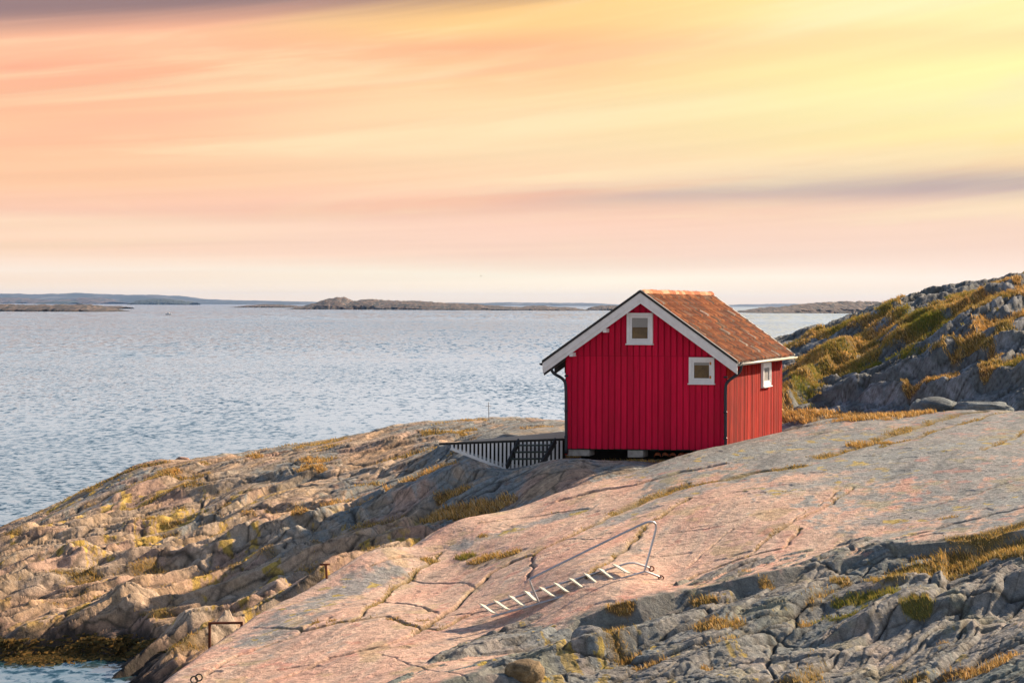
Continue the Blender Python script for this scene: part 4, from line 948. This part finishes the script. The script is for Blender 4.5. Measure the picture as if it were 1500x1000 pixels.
for ua, ub, za, zb in ((.10, .5, -.12, -.62), (.5, 1, -.62, -.9)): mb.hexa([dk(ua, .12, za), dk(ub, .12, zb), dk(ub, .16, zb), dk(ua, .16, za), dk(ua, .12, -.06), dk(ub, .12, -.06), dk(ub, .16, -.06), dk(ua, .16, -.06)]); mb.build('slat_shade_sheet', dark_in, deck)  # dark sheet added for the shade seen between the slats
adopt(deck)
steps = empty('wooden_steps', P(775, 680, 49.9)); tag(steps, 'dark wooden steps leaning against the white slatted deck', 'steps')
for k, (xa, ya, xb) in enumerate(((758, 652, 809), (753, 662, 803), (748, 672, 797))):
    a = Vector(P(xa, ya, 50.25 - k * .27)); b = Vector(P(xb, ya - .5, 50.2 - k * .27)); m = MB(); m.bar(a, b, .24, .035); m.build('tread', simple('green_tarred_wood', (.030, .040, .030), .7, 0, 8, .4, .002) if k == 0 else bpy.data.materials['green_tarred_wood'], steps)
for (a, b) in ((P(760, 646, 50.45), P(742, 684, 49.45)), (P(814, 645, 50.4), P(793, 680, 49.4))):
    m = MB(); m.bar(a, b, .045, .17); m.build('stringer', dark_wood, steps)
adopt(steps)

# ------------------------------------------------------------------ bathing ladder
alu = simple('aluminium_tube', (.50, .51, .54), .38, .75, 12, .2, 0); tread_mat = simple('pale_tread', (.82, .76, .60), .6, 0, 10, .2, .001)
def on_rock(px, py, lift):
    X0, Y0, Z0 = raymarch(terrain, px, py, 28, 45, 800); return P(px, py, Y0 - lift)
Yn0, Yn1 = on_rock(722, 903, .0)[1], on_rock(944, 838, .0)[1]
print('ladder depths', Yn0, Yn1)
Yl = lambda px: Yn0 - .55 + (Yn1 - Yn0) * (px - 722) / 222
NR = lambda px, py: Vector(P(px, py, Yl(px))); FR = lambda px, py: Vector(P(px, py, Yl(px + 17) + .36))
lad = empty('bathing_ladder', NR(830, 872)); tag(lad, 'aluminium bathing ladder with pale treads lying on the pink rock slab', 'ladder')
m = MB(); m.tube(smooth_path([NR(720, 902.5), NR(790, 883.5), NR(943, 836.2), NR(950, 838), NR(968.5, 845.5)], it=1), .019, 8); rail = m.build('side_rail', alu, lad, True)
m = MB(); m.tube(smooth_path([FR(704, 889), FR(790, 864), FR(905, 829), FR(925, 823), FR(940, 827), FR(953, 832)], it=1), .019, 8); m.build('side_rail', alu, lad, True)
m = MB(); m.tube(smooth_path([NR(790, 883.5), NR(774.5, 849), NR(778, 846.5), NR(940, 767), NR(955, 762.5), NR(962, 768), NR(959, 783), NR(944, 836)], it=2), .021, 8); m.build('handrail', alu, lad, True)
near = [(723.7,898.9),(744,893.5),(767,888),(786.6,881.8),(811,874),(832,868),(855,861.5),(876,855),(897.5,847.7),(920,840)]
farp = [(706.7,887),(727,882),(749,875),(771.7,868),(793,862),(814.8,856),(836.7,849),(858.7,842),(880,835),(900.7,828.5)]
for a, b in zip(near, farp):
    A_ = NR(*a); B_ = FR(*b); m = MB(); m.bar(A_ + Vector((0, 0, .015)), B_ + Vector((0, 0, .02)), .145, .024, (.55, -.35, .75)); m.build('tread', tread_mat, lad, False, .004)
rust = simple('rusty_steel', (.24, .075, .030), .8, .3, 16, .5, .003, (1, 1, 1), (.12, .035, .02))
for c_, f_ in ((NR(968.5, 846), 0), (FR(954.5, 832.5), 0)):
    m = MB(); m.tube([c_ + Vector((.045 * math.cos(t), 0, .045 * math.sin(t))) for t in np.linspace(0, 2 * math.pi, 14)], .014, 6); m.build('fixing_eye', rust, lad, True)
adopt(lad)

# ------------------------------------------------------------------ small ironwork on the shore
Yb = 35.6
br = empty('rusty_bracket', P(330, 950, Yb)); tag(br, 'rusty square steel frame standing in the gully by the slab', 'steel frame')
a0, a1, a2, a3 = P(307, 975, Yb), P(307, 912, Yb), P(354, 911.5, Yb + .2), P(354, 960, Yb + .2)
for pa, pb, nm in ((a0, (a1[0], a1[1], a1[2] + .022), 'leg'), (a3, (a2[0], a2[1], a2[2] + .022), 'leg'), (a1, a2, 'crossbar')):
    m = MB(); m.bar(pa, pb, .05, .045, (0, 1, .1) if nm == 'leg' else (0, 0, 1)); m.build(nm, rust, br, False, .004)
adopt(br)
Yp = raymarch(terrain, 479, 850, 30, 60)[1] + .15
m = MB(); pb = P(479, 856, Yp); pt = P(477.5, 826.5, Yp); m.tube([pb, pt], .028, 8); m.tube([(pt[0] - .12, pt[1], pt[2]), (pt[0] + .08, pt[1], pt[2] + .01)], .022, 6)
tag(m.build('rusty_post', rust, None, True), 'short rusty iron post with a small cross top beside the slab', 'post')
for (px, py), lb in (((284.5, 997.5), 'rusty mooring ring low on the slab, left one of the pair'), ((291.5, 994), 'rusty mooring ring low on the slab, right one of the pair')):
    c_ = Vector(on_rock(px, min(py, 998), .10)); m = MB()
    m.tube([c_ + Vector((.055 * math.cos(t), -.01, .055 * math.sin(t) + .03)) for t in np.linspace(0, 2 * math.pi, 16)], .013, 6)
    m.tube([c_ + Vector((0, .02, -.08)), c_ + Vector((0, 0, -.02))], .014, 6); tag(m.build('mooring_ring', dark_wood, None, True), lb, 'ring')
cp = raymarch(terrain, 716, 616, 50, 80); sc_ = cp[1]
m = MB(); b0_ = P(716.3, 617, sc_); t0_ = P(715.6, 589, sc_); m.tube([b0_, t0_], .012, 6); m.tube([(t0_[0] - .1, t0_[1], t0_[2] - .13), (t0_[0] + .1, t0_[1], t0_[2] - .13)], .010, 6)
tag(m.build('marker_pole', simple('grey_pole', (.25, .27, .30), .6), None, True), 'thin grey marker pole on the crest behind the deck', 'pole')

# boulders
def boulder(name, px, py, Y, sx, sy, sz, seed, colr, label, flat=.0, zoff=None):
    bm = bmesh.new(); bmesh.ops.create_icosphere(bm, subdivisions=5, radius=1); co = np.array([v.co[:] for v in bm.verts])
    n = np.sign(co) * np.abs(co) ** .75; n /= np.linalg.norm(n, axis=1)[:, None] ** .5
    d = 1 + .20 * fbm(co[:, 0] * 1.3 + seed, co[:, 1] * 1.3 + co[:, 2] * 1.7, 4, seed) + .06 * fbm(co[:, 0] * 5, co[:, 2] * 5 + co[:, 1] * 3, 3, seed + 1)
    n = n * d[:, None] * np.array([sx, sy, sz]); ca_ = math.cos(.3 * seed); sa_ = math.sin(.3 * seed) * .3
    p = P(px, py, Y); r = []
    for v, c_ in zip(bm.verts, n): v.co = c_
    me = bpy.data.meshes.new(name); bm.to_mesh(me); bm.free(); me.polygons.foreach_set('use_smooth', np.ones(len(me.polygons), bool))
    k = fbm(co[:, 0] * 2, co[:, 2] * 2 + co[:, 1], 4, seed + 3)[:, None]; cc = np.ones((len(co), 4)); cc[:, :3] = np.array(colr) * (1 + .7 * k)
    a = me.color_attributes.new('Col', 'FLOAT_COLOR', 'POINT'); a.data.foreach_set('color', cc.astype(np.float32).ravel()); me.materials.append(rock)
    o = bpy.data.objects.new(name, me); COL.objects.link(o); o.location = p; o.rotation_euler = (0, 0, seed); tag(o, label, 'boulder'); return o
boulder('boulder', 866, 940, 30.8, .36, .3, .26, 2, (.22, .22, .21), 'rounded grey boulder wedged in the gap below the ladder')
boulder('boulder', 268, 681, 61, .30, .3, .28, 5, (.42, .24, .17), 'knobbly pink boulder on top of the left shore rocks')
boulder('boulder', 281, 685, 60.6, .2, .3, .18, 7, (.40, .24, .15), 'small brown boulder right beside the knobbly pink one')
boulder('boulder', 1370, 599, 57.5, .75, .8, .36, 3, (.13, .16, .17), 'smooth dark boulder at the foot of the hill, nearer the boathouse')
boulder('boulder', 1440, 601, 56.5, .9, .8, .3, 6, (.14, .17, .18), 'long low dark boulder at the hill foot near the right edge')
boulder('boulder', 768, 985, 28.6, .3, .3, .2, 9, (.24, .17, .09), 'small brown boulder in the crack near the bottom edge')

# seaweed along the waterline
def seaweed():
    n = 9000; px = rng.uniform(-30, 330, n); t = rng.normal(0, 1, n)
    py = 964 + t * 3.5 + 5 * np.sin(px * .03) + (px - 100) * .015; Y = (HC * F) / (py - HOR); X = (px - 750) / F * Y; Z = np.maximum(interp_ground(X, Y), 0) + .01
    ok = Z < .35; X, Y, Z = X[ok], Y[ok], Z[ok]; n = len(X); an = rng.uniform(0, 6.28, n); L = rng.uniform(.05, .2, n); w = .015
    V_ = np.zeros((n, 4, 3)); dx, dy = np.cos(an) * L, np.sin(an) * L
    V_[:, 0] = np.stack([X, Y, Z], 1); V_[:, 1] = np.stack([X + w, Y + w, Z + .03], 1); V_[:, 2] = np.stack([X + dx + w, Y + dy, Z + .02 + rng.uniform(0, .05, n)], 1); V_[:, 3] = np.stack([X + dx, Y + dy, Z + .01], 1)
    c = np.where(rng.uniform(0, 1, n)[:, None] > .5, np.array([.24, .15, .05]), np.array([.10, .085, .035])); c = np.repeat(c, 4, 0)
    qd = np.arange(n)[:, None] * 4 + np.array([[0, 1, 2, 3]]); o = np_mesh('seaweed', V_.reshape(-1, 3), [qd], grass_mat, c, False); tag(o, 'brown seaweed along the waterline', None, None, 'stuff')
seaweed()

# tiny boat and gull
Ybt = HC * F / (461 - HOR + 2.5); bx_ = (247 - 750) / F * Ybt
boat = empty('motorboat', (bx_, Ybt, 0)); tag(boat, 'tiny white motorboat far out on the sea beside the low brown island', 'boat')
m = MB(); L_ = 1.9
sec = [(-L_, .8, .7), (0, .9, .75), (L_ * .7, .6, .9), (L_, .05, 1.1)]
vs = []
for sx, hw, tz in sec: vs += [(bx_ + sx, Ybt - hw, tz), (bx_ + sx, Ybt - hw * .5, -.1), (bx_ + sx, Ybt + hw * .5, -.1), (bx_ + sx, Ybt + hw, tz)]
fs = []
for i in range(3):
    for k in range(4): fs.append((i*4+k, i*4+(k+1)%4, (i+1)*4+(k+1)%4, (i+1)*4+k))
fs += [(0, 3, 2, 1), (12, 13, 14, 15)]; m.add(vs, fs); m.build('hull', white, boat)
m = MB(); m.hexa([(bx_-.9,Ybt-.6,.7),(bx_+.8,Ybt-.6,.7),(bx_+.8,Ybt+.6,.7),(bx_-.9,Ybt+.6,.7),(bx_-.7,Ybt-.5,1.4),(bx_+.3,Ybt-.5,1.4),(bx_+.3,Ybt+.5,1.4),(bx_-.7,Ybt+.5,1.4)]); m.build('cabin', white, boat)
adopt(boat)
g = P(704.5, 404.5, 330); m = MB()
m.add([(g[0]-.20,g[1],g[2]),(g[0]-.05,g[1]-.05,g[2]-.04),(g[0]+.2,g[1],g[2]),(g[0]-.05,g[1]+.05,g[2]-.02),(g[0],g[1],g[2]+.05)], [(0,1,4),(1,2,4),(2,3,4),(3,0,4),(0,3,1),(1,3,2)])
m.add([(g[0]-.06,g[1],g[2]+.03),(g[0]+.08,g[1],g[2]+.03),(g[0]+.02,g[1]-.3,g[2]+.14),(g[0]+.0,g[1]-.62,g[2]+.03),(g[0]-.04,g[1]-.3,g[2]+.13)], [(0,1,2,4),(4,2,3)])
m.add([(g[0]-.06,g[1],g[2]+.03),(g[0]+.08,g[1],g[2]+.03),(g[0]+.02,g[1]+.3,g[2]+.14),(g[0]+.0,g[1]+.62,g[2]+.03),(g[0]-.04,g[1]+.3,g[2]+.13)], [(0,1,2,4),(4,2,3)])
tag(m.build('gull', simple('gull_feathers', (.35, .33, .32), .8), None), 'small gull gliding far off over the sea', 'bird')
